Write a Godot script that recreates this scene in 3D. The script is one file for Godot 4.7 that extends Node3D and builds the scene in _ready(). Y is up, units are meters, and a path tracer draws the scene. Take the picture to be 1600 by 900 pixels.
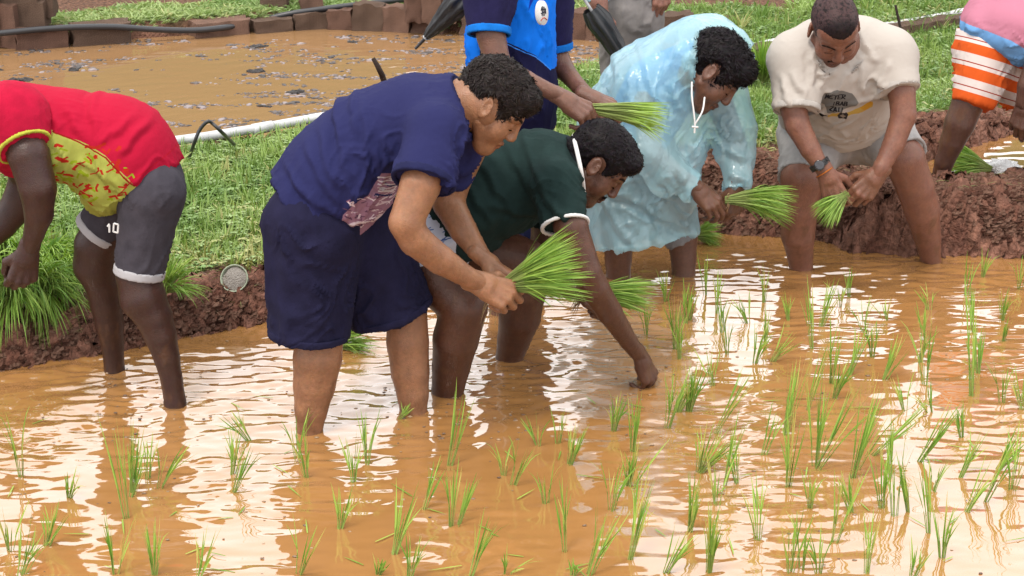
extends Node3D
# A muddy rice paddy: people transplanting seedlings under a white overcast sky.

const EYE := Vector3(0.0, 1.9, 0.0)
const PITCH := 19.0
const ALBEDO := 0.72          # the reflectance of a surface painted 1.0 here
const FOCAL := 2600.0          # of a picture 1600 wide
var rng := RandomNumberGenerator.new()
var nz := FastNoiseLite.new()      # smooth noise, unit frequency
var nf := FastNoiseLite.new()      # fractal noise
var M := {}
var taken := {}
var cp := cos(deg_to_rad(PITCH))
var sp := sin(deg_to_rad(PITCH))

# ---------------------------------------------------------------- measuring
func q(u: float, v: float, d: float) -> Vector3:      # a surveyed point: bearing (u, v) and ground distance d
	var x := (u - 800.0) / FOCAL
	var y := -(v - 450.0) / FOCAL
	var dir := Vector3(x, y * cp - sp, -y * sp - cp)
	return EYE + dir * (d / -dir.z)

func px(p: Vector3) -> float:                           # metres that one pixel spans there
	var t := p - EYE
	return (-t.z * cp - t.y * sp) / FOCAL

func on(u: float, v: float, y := 0.0) -> Vector3:       # the point of the level y at that bearing
	var x := (u - 800.0) / FOCAL
	var w := -(v - 450.0) / FOCAL
	var dir := Vector3(x, w * cp - sp, -w * sp - cp)
	return EYE + dir * ((y - EYE.y) / dir.y)

# ---------------------------------------------------------------- naming
func numbered(called: String) -> String:
	if not taken.has(called):
		taken[called] = 0
		return called
	taken[called] += 1
	return "%s_%03d" % [called, taken[called]]

func tag(o: Node, label: String, category: String, group := "", kind := "") -> void:
	if label: o.set_meta("label", label)
	if category: o.set_meta("category", category)
	if group: o.set_meta("group", group)
	if kind: o.set_meta("kind", kind)

func base(called: String, at: Vector3, label: String, category: String, group := "") -> Node3D:
	var o := Node3D.new()
	o.name = numbered(called)
	add_child(o)
	o.position = at
	tag(o, label, category, group)
	return o

func part(called: String, mesh: Mesh, mat: Material, parent: Node) -> MeshInstance3D:
	var o := MeshInstance3D.new()
	o.name = called if parent != self else numbered(called)
	o.mesh = mesh
	o.material_override = mat
	o.cast_shadow = GeometryInstance3D.SHADOW_CASTING_SETTING_ON
	parent.add_child(o, true)
	return o

func structure(called: String, mesh: Mesh, mat: Material) -> MeshInstance3D:
	var o := part(called, mesh, mat, self)
	o.set_meta("kind", "structure")
	return o

# ---------------------------------------------------------------- mesh collecting
class Bld:
	var v := PackedVector3Array()
	var c := PackedColorArray()
	var t := PackedVector2Array()
	var i := PackedInt32Array()
	var n := PackedVector3Array()
	func vert(p: Vector3, col := Color.WHITE, uv := Vector2.ZERO) -> int:
		v.append(p); c.append(col); t.append(uv)
		return v.size() - 1
	func tri(a: int, b: int, cc: int) -> void:       # counter-clockwise seen from outside
		i.append(a); i.append(cc); i.append(b)
	func quad(a: int, b: int, cc: int, d: int) -> void:
		tri(a, b, cc); tri(a, cc, d)
	func normals() -> void:
		n.resize(v.size()); n.fill(Vector3.ZERO)
		for k in range(0, i.size(), 3):
			var a := i[k]; var b := i[k + 1]; var e := i[k + 2]
			var f := (v[e] - v[a]).cross(v[b] - v[a])
			n[a] += f; n[b] += f; n[e] += f
		for k in n.size():
			n[k] = n[k].normalized() if n[k].length_squared() > 1e-20 else Vector3.UP
	func mesh(origin := Vector3.ZERO) -> ArrayMesh:
		normals()
		if origin != Vector3.ZERO:
			for k in v.size(): v[k] -= origin
		var a := []
		a.resize(Mesh.ARRAY_MAX)
		a[Mesh.ARRAY_VERTEX] = v; a[Mesh.ARRAY_NORMAL] = n; a[Mesh.ARRAY_COLOR] = c; a[Mesh.ARRAY_TEX_UV] = t; a[Mesh.ARRAY_INDEX] = i
		var m := ArrayMesh.new()
		m.add_surface_from_arrays(Mesh.PRIMITIVE_TRIANGLES, a)
		return m
	func flat_mesh(origin := Vector3.ZERO) -> ArrayMesh:      # every face its own corners
		var b := Bld.new()
		for k in i.size():
			b.v.append(v[i[k]]); b.c.append(c[i[k]]); b.t.append(t[i[k]]); b.i.append(k)
		return b.mesh(origin)

# a closed tube through points, radii per point
func tube(b: Bld, pts: Array, rad: Array, sides := 8, col := Color.WHITE) -> void:
	var up := Vector3.UP
	var first := b.v.size()
	for k in pts.size():
		var dir: Vector3 = (pts[mini(k + 1, pts.size() - 1)] - pts[maxi(k - 1, 0)]).normalized()
		if absf(dir.dot(up)) > 0.95: up = Vector3.RIGHT if absf(dir.x) < 0.8 else Vector3.FORWARD
		var s := dir.cross(up).normalized()
		up = s.cross(dir).normalized()
		for j in sides:
			var a := TAU * j / sides
			b.vert(pts[k] + (s * cos(a) + up * sin(a)) * rad[k], col, Vector2(float(j) / sides, k))
	for k in pts.size() - 1:
		for j in sides:
			var j2 := (j + 1) % sides
			b.quad(first + k * sides + j, first + k * sides + j2, first + (k + 1) * sides + j2, first + (k + 1) * sides + j)
	var e0 := b.vert(pts[0], col)
	var e1 := b.vert(pts[pts.size() - 1], col)
	for j in sides:
		var j2 := (j + 1) % sides
		b.tri(e0, first + j2, first + j)
		b.tri(e1, first + (pts.size() - 1) * sides + j, first + (pts.size() - 1) * sides + j2)

# a leaf blade: a bent, folded strip
func blade(b: Bld, a: Vector3, dir: Vector3, length: float, width: float, droop: float, col: Color, segs := 4, tip_col := Color(0, 0, 0, 0), side := Vector3.ZERO) -> void:
	var s := side if side != Vector3.ZERO else dir.cross(Vector3(rng.randf() - 0.5, rng.randf() * 0.4, rng.randf() - 0.5)).normalized()
	if s.length_squared() < 0.1: s = Vector3.RIGHT
	var tc := tip_col if tip_col.a > 0 else col
	var first := b.v.size()
	var p := a
	var dd := dir.normalized()
	for k in segs + 1:
		var t := float(k) / segs
		var w := width * 0.5 * (1.0 - pow(t, 2.2)) * (0.55 + 0.9 * minf(t * 3.0, 0.5)) + 0.0002
		var cc := col.lerp(tc, t)
		b.vert(p - s * w, cc); b.vert(p + s * w, cc)
		dd = (dd + Vector3(0, -droop / segs, 0) * (0.4 + t)).normalized()
		p += dd * (length / segs)
	for k in segs:
		b.quad(first + k * 2, first + k * 2 + 1, first + k * 2 + 3, first + k * 2 + 2)

# ---------------------------------------------------------------- bodies: distance fields meshed as surface nets
class Field:
	var o: Vector3
	var h: float
	var nx: int
	var ny: int
	var nzz: int
	var d := PackedFloat32Array()
	func _init(lo: Vector3, hi: Vector3, cell: float) -> void:
		h = cell
		o = lo - Vector3.ONE * cell * 3.0
		var s := (hi - lo) / cell
		nx = int(s.x) + 7; ny = int(s.y) + 7; nzz = int(s.z) + 7
		d.resize(nx * ny * nzz)
		d.fill(1.0)
	# a tapered capsule; flat bit 1 cuts it square at a, bit 2 at b; ax, w widen it by w along ax
	func cone(a: Vector3, ra: float, b: Vector3, rb: float, k := 0.02, flat := 0, ax := Vector3.ZERO, w := 1.0, sub := false) -> void:
		var big := maxf(ra, rb) * maxf(w, 1.0) + k * 0.6 + h * 2.0
		var lo := ((a.min(b) - Vector3.ONE * big - o) / h).floor()
		var hi := ((a.max(b) + Vector3.ONE * big - o) / h).ceil()
		var x0 := maxi(0, int(lo.x)); var x1 := mini(nx, int(hi.x))
		var y0 := maxi(0, int(lo.y)); var y1 := mini(ny, int(hi.y))
		var z0 := maxi(0, int(lo.z)); var z1 := mini(nzz, int(hi.z))
		var ab := b - a
		var len := maxf(ab.length(), 1e-5)
		var inv := 1.0 / (len * len)
		var dr := rb - ra
		var wi := 1.0 - 1.0 / w
		var wide := w != 1.0
		var k4 := 0.25 / maxf(k, 1e-5)
		for z in range(z0, z1):
			for y in range(y0, y1):
				var i := (z * ny + y) * nx + x0
				var pa := o + Vector3(x0, y, z) * h - a
				for x in range(x0, x1):
					var t := pa.dot(ab) * inv
					var tc := clampf(t, 0.0, 1.0)
					if (flat & 1 and t < 0.0) or (flat & 2 and t > 1.0):
						tc = t
					var e := pa - ab * tc
					if wide: e -= ax * (e.dot(ax) * wi)
					var dd := e.length() - (ra + dr * clampf(tc, 0.0, 1.0))
					if flat:
						if flat & 1: dd = maxf(dd, -t * len)
						if flat & 2: dd = maxf(dd, (t - 1.0) * len)
					var cur := d[i]
					if sub:
						if -dd > cur: d[i] = -dd
					else:
						var hh := k - absf(cur - dd)
						if hh > 0.0: d[i] = minf(cur, dd) - hh * hh * k4
						elif dd < cur: d[i] = dd
					pa.x += h
					i += 1
	# an ellipsoid with radii r in the axes of bs
	func ell(c: Vector3, r: Vector3, k := 0.01, sub := false, bs := Basis.IDENTITY) -> void:
		var big := maxf(r.x, maxf(r.y, r.z)) + k + h * 2.0
		var lo := ((c - Vector3.ONE * big - o) / h).floor()
		var hi := ((c + Vector3.ONE * big - o) / h).ceil()
		var x0 := maxi(0, int(lo.x)); var x1 := mini(nx, int(hi.x))
		var inv := bs.inverse()
		var k4 := 0.25 / maxf(k, 1e-5)
		for z in range(maxi(0, int(lo.z)), mini(nzz, int(hi.z))):
			for y in range(maxi(0, int(lo.y)), mini(ny, int(hi.y))):
				var i := (z * ny + y) * nx + x0
				for x in range(x0, x1):
					var p := inv * (o + Vector3(x, y, z) * h - c)
					var s := p / r
					var g := (s / r).length()
					var l := s.length()
					var dd := l * (l - 1.0) / g if g > 1e-4 else -r.y
					var cur := d[i]
					if sub:
						var e := -dd
						var hh := k - absf(cur - e)
						if hh > 0.0: d[i] = maxf(cur, e) + hh * hh * k4
						elif e > cur: d[i] = e
					else:
						var hh := k - absf(cur - dd)
						if hh > 0.0: d[i] = minf(cur, dd) - hh * hh * k4
						elif dd < cur: d[i] = dd
					i += 1
	# keep only where n.p < c
	func cut(n: Vector3, c: float) -> void:
		for z in nzz:
			for y in ny:
				var i := (z * ny + y) * nx
				for x in nx:
					if d[i] < h * 3.0:
						var e := n.dot(o + Vector3(x, y, z) * h) - c
						if e > d[i]: d[i] = e
					i += 1
	func net(out: Bld, xf: Transform3D, col, disp, uv) -> void:
		var at := PackedInt32Array()
		at.resize(d.size())
		at.fill(-1)
		var cells := PackedInt32Array()
		var lim := h * 2.2
		var sy := nx
		var sz := nx * ny
		var hc := h
		for z in nzz - 1:
			for y in ny - 1:
				var i := (z * ny + y) * nx
				for x in nx - 1:
					var a := d[i]
					if a < lim and a > -lim:
						var b := d[i + 1]; var c := d[i + sy]; var e := d[i + sy + 1]
						var f := d[i + sz]; var g := d[i + sz + 1]; var j := d[i + sz + sy]; var k := d[i + sz + sy + 1]
						var neg := int(a < 0.0) + int(b < 0.0) + int(c < 0.0) + int(e < 0.0) + int(f < 0.0) + int(g < 0.0) + int(j < 0.0) + int(k < 0.0)
						if neg > 0 and neg < 8:
							var m := (a + b + c + e + f + g + j + k) * 0.125
							var gr := Vector3(b + e + g + k - a - c - f - j, c + e + j + k - a - b - f - g, f + g + j + k - a - b - c - e) * 0.25
							var off := gr * (m / maxf(gr.length_squared(), 1e-9))
							off = off.clamp(Vector3.ONE * -0.5, Vector3.ONE * 0.5)
							var p := o + (Vector3(x + 0.5, y + 0.5, z + 0.5) - off) * hc
							if disp != null:
								p = disp.call(p, gr.normalized())
							p = xf * p
							at[i] = out.v.size()
							out.v.append(p)
							out.c.append(col.call(p) if col != null else Color.WHITE)
							out.t.append(uv.call(p) if uv != null else Vector2.ZERO)
							cells.append(i)
					i += 1
		for i in cells:
			var neg: bool = d[i] < 0.0
			var a := at[i]
			if (d[i + 1] < 0.0) != neg:
				face(out, a, at[i - sy], at[i - sy - sz], at[i - sz], neg)
			if (d[i + sy] < 0.0) != neg:
				face(out, a, at[i - sz], at[i - sz - 1], at[i - 1], neg)
			if (d[i + sz] < 0.0) != neg:
				face(out, a, at[i - 1], at[i - 1 - sy], at[i - sy], neg)
	func face(out: Bld, a: int, b: int, c: int, e: int, neg: bool) -> void:
		if a < 0 or b < 0 or c < 0 or e < 0: return
		if neg: out.quad(a, b, c, e)
		else: out.quad(a, e, c, b)

# prims: ["c", A, ra, B, rb, k, flat, axis, widen] or with "C" to take away; ["e", C, radii, k, basis] or "E"
func solid(prims: Array, cell: float, out: Bld, col = null, disp = null, uv = null, xf := Transform3D.IDENTITY) -> void:
	var lo := Vector3.ONE * 1e6
	var hi := -lo
	for p in prims:
		if p[0] == "c":
			var r: float = maxf(p[2], p[4]) * maxf(1.0, p[8])
			lo = lo.min((p[1] as Vector3).min(p[3]) - Vector3.ONE * r); hi = hi.max((p[1] as Vector3).max(p[3]) + Vector3.ONE * r)
		elif p[0] == "e":
			var r: float = maxf(p[2].x, maxf(p[2].y, p[2].z))
			lo = lo.min(p[1] - Vector3.ONE * r); hi = hi.max(p[1] + Vector3.ONE * r)
	var f := Field.new(lo, hi, cell)
	for p in prims:
		match p[0]:
			"c": f.cone(p[1], p[2], p[3], p[4], p[5], p[6], p[7], p[8])
			"C": f.cone(p[1], p[2], p[3], p[4], p[5], p[6], p[7], p[8], true)
			"e": f.ell(p[1], p[2], p[3], false, p[4])
			"E": f.ell(p[1], p[2], p[3], true, p[4])
			"cut": f.cut(p[1], p[2])
	f.net(out, xf, col, disp, uv)

# surveyed cones: a and b are [u, v, d, radius in pixels]
func sc(a: Array, b: Array, k := 0.025, flat := 0, ax := Vector3.ZERO, w := 1.0, kind := "c") -> Array:
	var pa := q(a[0], a[1], a[2])
	var pb := q(b[0], b[1], b[2])
	return [kind, pa, a[3] * px(pa), pb, b[3] * px(pb), k, flat, ax.normalized() if ax != Vector3.ZERO else ax, w]

func chain(pts: Array, k := 0.02, ax := Vector3.ZERO, w := 1.0, end_flat := false) -> Array:
	var r := []
	for i in pts.size() - 1:
		r.append(sc(pts[i], pts[i + 1], k if i == 0 else minf(k, 0.006), 2 if end_flat and i == pts.size() - 2 else 0, ax, w))
	return r

# folds of cloth: ridges of noise drawn out along dir, with smaller creases between them
func folder(dir: Vector3, across: float, along: float, amp: float, fine := 0.0) -> Callable:
	var dn := dir.normalized()
	return func(p: Vector3, n: Vector3) -> Vector3:
		var w := nz.get_noise_3dv(p * 6.0) * 0.9
		var s := p * across + dn * (p.dot(dn) * (along - across)) + Vector3(w, w, -w)
		var a := absf(nz.get_noise_3dv(s))
		var r := clampf(1.0 - 2.6 * a, 0.0, 1.0)
		var e := nz.get_noise_3dv(s * 0.45 + Vector3(31, 7, 3))
		var s3 := s * 1.9 + Vector3(3, 17, 5)
		var r2 := clampf(1.0 - 3.0 * absf(nz.get_noise_3dv(s3)), 0.0, 1.0)
		var where := smoothstep(-0.35, 0.35, nz.get_noise_3dv(p * 4.5 + Vector3(9, 2, 4)))
		var slack := 1.0 - 0.82 * smoothstep(-0.1, 0.65, n.y)      # taut over the back, loose below
		return p + n * (amp * slack * ((r * r * 0.95 - 0.25) * (0.2 + 0.9 * where) + e * 0.9 + r2 * r2 * 0.22 * where) + fine * nz.get_noise_3dv(p * 70.0))

# single creases of a garment, surveyed one by one: each a ridge with a furrow beside it, from (u, v) to (u, v) at distance d
func creases(loose: Callable, lines: Array, d: float, wide: float, amp: float) -> Callable:
	var seg := []
	for l in lines:
		var a := q(l[0], l[1], d)
		var b := q(l[2], l[3], d)
		seg.append([Vector2(a.x, a.y), Vector2(b.x, b.y) - Vector2(a.x, a.y)])
	return func(p: Vector3, n: Vector3) -> Vector3:
		var o: Vector3 = loose.call(p, n)
		var f := 0.0
		var w2 := Vector2(p.x, p.y)
		for s in seg:
			var e: Vector2 = s[1]
			var r: Vector2 = w2 - s[0]
			var t := r.dot(e) / e.length_squared()
			if t < -0.15 or t > 1.15: continue
			var x := r.cross(e.normalized()) / wide + 0.5 * nz.get_noise_2d(t * 2.5, s[0].x * 40.0)
			if absf(x) > 4.0: continue
			f += (exp(-x * x) - 0.75 * exp(-(x - 1.7) * (x - 1.7))) * smoothstep(-0.15, 0.25, t) * smoothstep(1.15, 0.75, t)
		return o + n * f * amp

func lin(r: float, g: float, b: float) -> Color:      # an 8-bit sRGB triple as a linear colour
	return Color(r / 255.0, g / 255.0, b / 255.0).srgb_to_linear()

func skin_tone(c: Color, mud := 0.0, seed_off := 0.0, high := 0.3) -> Callable:
	var earth := Color(0.15, 0.068, 0.032)
	return func(p: Vector3) -> Color:
		var a := nz.get_noise_3dv(p * 22.0 + Vector3(seed_off, 0, 0))
		var e := nz.get_noise_3dv(p * 75.0 + Vector3(0, seed_off, 0))
		var k := 1.0 + 0.13 * a + 0.07 * e
		var r := Color(c.r * k, c.g * k * (1.0 - 0.04 * e), c.b * k * (1.0 - 0.05 * a))
		if mud > 0.0 and p.y < high:
			var f := nf.get_noise_3dv(p * Vector3(20, 9, 20) + Vector3(0, 0, seed_off))
			var m := smoothstep(-0.02, 0.2, f + mud - 0.5)
			r = r.lerp(earth, m * 0.5)
		return r

# ---------------------------------------------------------------- heads and hands
# head axes: origin between the ears, +y crown, +z nose, +x the person's left
func head_prims(fat := 1.0) -> Array:
	var Z := Vector3.ZERO
	var I := Basis.IDENTITY
	var p := []
	p.append(["e", Vector3(0, 0.042, -0.014), Vector3(0.076, 0.086, 0.098), 0.01, I])
	p.append(["c", Vector3(0, -0.012, 0.03), 0.06, Vector3(0, -0.085, 0.052), 0.036 * fat, 0.02, 0, Z, 1.0])
	p.append(["e", Vector3(0, 0.055, 0.045), Vector3(0.06, 0.045, 0.042), 0.03, I])
	p.append(["e", Vector3(0, -0.103, 0.067), Vector3(0.022, 0.015, 0.017), 0.02, I])
	for s in [-1.0, 1.0]:
		p.append(["c", Vector3(s * 0.056, -0.045, -0.002), 0.018 * fat, Vector3(s * 0.012, -0.1, 0.056), 0.019, 0.02, 0, Z, 1.0])
		p.append(["e", Vector3(s * 0.037, -0.034, 0.052), Vector3(0.028, 0.03, 0.027) * fat, 0.03, I])
		p.append(["c", Vector3(s * 0.012, 0.026, 0.087), 0.009, Vector3(s * 0.05, 0.022, 0.066), 0.009, 0.012, 0, Z, 1.0])
		p.append(["E", Vector3(s * 0.031, 0.004, 0.1), Vector3(0.019, 0.013, 0.021), 0.008, I])
		p.append(["e", Vector3(s * 0.031, 0.002, 0.073), Vector3(0.0155, 0.0115, 0.0125), 0.003, I])
		p.append(["c", Vector3(s * 0.02, -0.006, 0.0845), 0.0016, Vector3(s * 0.043, -0.006, 0.0785), 0.0016, 0.002, 0, Z, 1.0])
	p.append(["c", Vector3(0, 0.02, 0.088), 0.0085, Vector3(0, -0.022, 0.102), 0.0115, 0.012, 0, Z, 1.0])
	p.append(["e", Vector3(0, -0.03, 0.103), Vector3(0.0135, 0.0115, 0.0125), 0.006, I])
	for s in [-1.0, 1.0]:
		p.append(["e", Vector3(s * 0.013, -0.034, 0.097), Vector3(0.0085, 0.008, 0.011), 0.004, I])
		p.append(["E", Vector3(s * 0.0065, -0.043, 0.104), Vector3(0.0035, 0.003, 0.005), 0.002, I])
	p.append(["c", Vector3(-0.017, -0.061, 0.088), 0.006, Vector3(0.017, -0.061, 0.088), 0.006, 0.006, 0, Z, 1.0])
	p.append(["e", Vector3(0, -0.06, 0.092), Vector3(0.015, 0.007, 0.008), 0.004, I])
	p.append(["e", Vector3(0, -0.074, 0.088), Vector3(0.016, 0.0075, 0.009), 0.003, I])
	p.append(["C", Vector3(-0.024, -0.0672, 0.098), 0.002, Vector3(0.024, -0.0672, 0.098), 0.002, 0.002, 0, Z, 1.0])
	for s in [-1.0, 1.0]:
		var eb := Basis(Vector3.UP, s * 0.42) * Basis(Vector3.RIGHT, -0.2)
		p.append(["e", Vector3(s * 0.081, 0.0, -0.012), Vector3(0.008, 0.034, 0.021), 0.004, eb])
		p.append(["E", Vector3(s * 0.0895, 0.005, -0.008), Vector3(0.0065, 0.02, 0.0115), 0.002, eb])
		p.append(["e", Vector3(s * 0.085, 0.003, -0.004), Vector3(0.004, 0.013, 0.004), 0.002, eb])
	p.append(["c", Vector3(0, -0.02, -0.035), 0.05 * fat, Vector3(0, -0.055, -0.04), 0.048 * fat, 0.03, 0, Z, 1.0])
	return p

func head_frame(at: Vector3, fwd: Vector3, up: Vector3, size := 1.0) -> Transform3D:
	var z := fwd.normalized()
	var x := up.cross(z).normalized()
	return Transform3D(Basis(x, z.cross(x), z) * size, at)

var head_cache := {}
func add_head(out: Bld, xf: Transform3D, tone: Color, fat := 1.0, cell := 0.0048, shade := Color(0, 0, 0, 0)) -> void:
	var key := "%.2f %.4f" % [fat, cell]
	if not head_cache.has(key):
		var b := Bld.new()
		solid(head_prims(fat), cell, b)
		head_cache[key] = b
	var src: Bld = head_cache[key]
	var first := out.v.size()
	var lip := Color(tone.r * 0.72, tone.g * 0.52, tone.b * 0.55)
	for k in src.v.size():
		var p := src.v[k]
		out.v.append(xf * p)
		var a := nz.get_noise_3dv(p * 40.0)
		var e := nz.get_noise_3dv(p * 130.0 + Vector3(5, 5, 5))
		var c := tone * (1.0 + 0.1 * a + 0.06 * e)
		if p.z > 0.082 and absf(p.x) < 0.022 and p.y < -0.054 and p.y > -0.082: c = c.lerp(lip, 0.6)
		if shade.a > 0.0 and p.z > 0.03 and p.y < -0.035:      # stubble
			var m := smoothstep(-0.05, -0.075, p.y + 0.01 * a) * 0.75
			if absf(p.x) < 0.03 and p.y > -0.06 and p.y < -0.043 and p.z > 0.07: m = 0.9
			c = c.lerp(shade, m * clampf(0.45 + e, 0.0, 1.0))
		out.c.append(Color(c.r, c.g, c.b))
		out.t.append(Vector2.ZERO)
	for k in src.i: out.i.append(k + first)

# hair: a cap with an uneven surface and short curls standing out of it
func add_hair(out: Bld, xf: Transform3D, seed_n: int, thick := 0.012, fringe := 0.0, curls := 2600, curl := 0.012, tone := Color(0.012, 0.009, 0.008), bald := 0.0, nape := true) -> void:
	var r2 := RandomNumberGenerator.new()
	r2.seed = seed_n
	var off := Vector3(seed_n * 3.1, seed_n * 1.7, 0)
	var pr := [["e", Vector3(0, 0.044, -0.016), Vector3(0.0775 + thick, 0.088 + thick, 0.1 + thick), 0.01, Basis.IDENTITY],
		["e", Vector3(0, 0.07, 0.03), Vector3(0.055 + thick, 0.05 + thick, 0.055 + thick), 0.02, Basis.IDENTITY],
		["c", Vector3(0, -0.02, -0.06), 0.052 + thick * 0.6, Vector3(0, -0.055, -0.062), 0.045 + thick * 0.3, 0.02, 0, Vector3.ZERO, 1.0]]
	if not nape: pr.pop_back()
	if fringe > 0.01:
		pr.append(["c", Vector3(-0.04, 0.085, 0.075), 0.018 + fringe * 0.5, Vector3(0.04, 0.085, 0.075), 0.018 + fringe * 0.5, 0.03, 0, Vector3.ZERO, 1.0])
	pr.append(["E", Vector3(0, -0.035 - fringe * 0.3, 0.095), Vector3(0.085, 0.112 - fringe, 0.082), 0.004, Basis.IDENTITY])
	for s in [-1.0, 1.0]:
		pr.append(["E", Vector3(s * 0.094, -0.02, -0.004), Vector3(0.036, 0.066, 0.045), 0.004, Basis.IDENTITY])
	pr.append(["cut", Vector3(0, -1, -0.25).normalized(), 0.085] if nape else ["cut", Vector3(0, -1, -0.9).normalized(), 0.055])
	var b := Bld.new()
	var bump := func(p: Vector3, n: Vector3) -> Vector3:
		var a := nz.get_noise_3dv(p * 75.0 + off)
		var e := nz.get_noise_3dv(p * 170.0 + off)
		return p + n * (thick * (0.26 * a + 0.14 * e) - 0.001)
	var tint := func(p: Vector3) -> Color:
		var e := nz.get_noise_3dv(p * 300.0)
		var c := tone * (1.0 + 0.4 * e)
		if bald > 0.0:
			var m := nz.get_noise_3dv(p * 60.0 + off)
			var f := smoothstep(0.0, 0.5, m + bald * 0.9 - 0.25)
			f *= 1.0 - 0.85 * smoothstep(0.03, 0.06, p.z + 0.012 * m)
			c = c.lerp(Color(0.085, 0.05, 0.05), f * 0.8)
		return c
	solid(pr, 0.0055, b, tint, bump)
	b.normals()
	var base_n := b.v.size()
	for k in curls:
		var i := r2.randi() % base_n
		var p := b.v[i]
		var n := b.n[i]
		if p.y < -0.025: continue
		var g := Vector3(nz.get_noise_3dv(p * 26.0 + off), nz.get_noise_3dv(p * 26.0 + off + Vector3(40, 0, 0)), nz.get_noise_3dv(p * 26.0 + off + Vector3(0, 40, 0))) * 1.6 + Vector3(0.1, 0.0, 0.25)
		var t := (g - n * g.dot(n) + n.cross(Vector3(r2.randf() - 0.5, r2.randf() - 0.5, r2.randf() - 0.5)) * 0.25).normalized()
		var s := n.cross(t)
		var L := curl * r2.randf_range(0.5, 1.3)
		var c := tone * r2.randf_range(0.5, 2.6)
		var f := b.v.size()
		for j in 4:
			var a := j / 3.0
			var at := p + t * (L * sin(a * 2.2) * 0.9) + n * (L * 0.17 * sin(a * 3.0) - 0.0004)
			b.v.append(at - s * 0.001); b.v.append(at + s * 0.001)
			b.c.append(c); b.c.append(c); b.t.append(Vector2.ZERO); b.t.append(Vector2.ZERO)
		for j in 3: b.quad(f + j * 2, f + j * 2 + 1, f + j * 2 + 3, f + j * 2 + 2)
	var first := out.v.size()
	for k in b.v.size():
		out.v.append(xf * b.v[k]); out.c.append(b.c[k]); out.t.append(Vector2.ZERO)
	for k in b.i: out.i.append(k + first)

func brow_parts(root: Node3D, xf: Transform3D, seed_n: int, tone := Color(0.014, 0.01, 0.009), moustache := false) -> void:
	var r2 := RandomNumberGenerator.new()
	r2.seed = seed_n
	for s in [-1.0, 1.0]:
		var b := Bld.new()
		for k in 90:
			var t := r2.randf()
			var p := Vector3(s * lerpf(0.014, 0.052, t), 0.024 + 0.006 * sin(t * 3.0) + r2.randf_range(-0.003, 0.003), lerpf(0.0965, 0.0745, pow(t, 1.4)) + 0.001)
			hair_bit(b, p, Vector3(s * 0.9, 0.35, -0.35), 0.008, tone * r2.randf_range(0.7, 1.6))
		placed_part("eyebrow", b, xf, root)
		b = Bld.new()
		for k in 14:
			var t := k / 13.0
			hair_bit(b, Vector3(s * lerpf(0.019, 0.044, t), -0.0075, lerpf(0.0855, 0.079, t)), Vector3(s * 0.5, -0.6, 0.7), 0.006, tone)
		placed_part("eyelashes", b, xf, root)
	if moustache:
		var b := Bld.new()
		for k in 260:
			var x := r2.randf_range(-0.027, 0.027)
			hair_bit(b, Vector3(x, -0.05 - absf(x) * 0.18 + r2.randf_range(-0.004, 0.004), 0.097 - absf(x) * 0.42), Vector3(signf(x) * 0.6, -0.8, 0.1), 0.008, tone * r2.randf_range(0.7, 1.6))
		placed_part("moustache", b, xf, root)

func placed_part(called: String, b: Bld, xf: Transform3D, root: Node3D) -> void:
	for k in b.v.size(): b.v[k] = xf * b.v[k]
	var o := part(called, b.mesh(root.position), M.hair, root)
	o.set_meta("kind", "stuff")

func hair_bit(b: Bld, p: Vector3, dir: Vector3, L: float, c: Color) -> void:
	var d := dir.normalized()
	var s := d.cross(Vector3(0, 0, 1)).normalized() * 0.0009
	var f := b.v.size()
	b.vert(p - s, c); b.vert(p + s, c); b.vert(p + d * L + s * 0.5, c); b.vert(p + d * L - s * 0.5, c)
	b.quad(f, f + 1, f + 2, f + 3)

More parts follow.
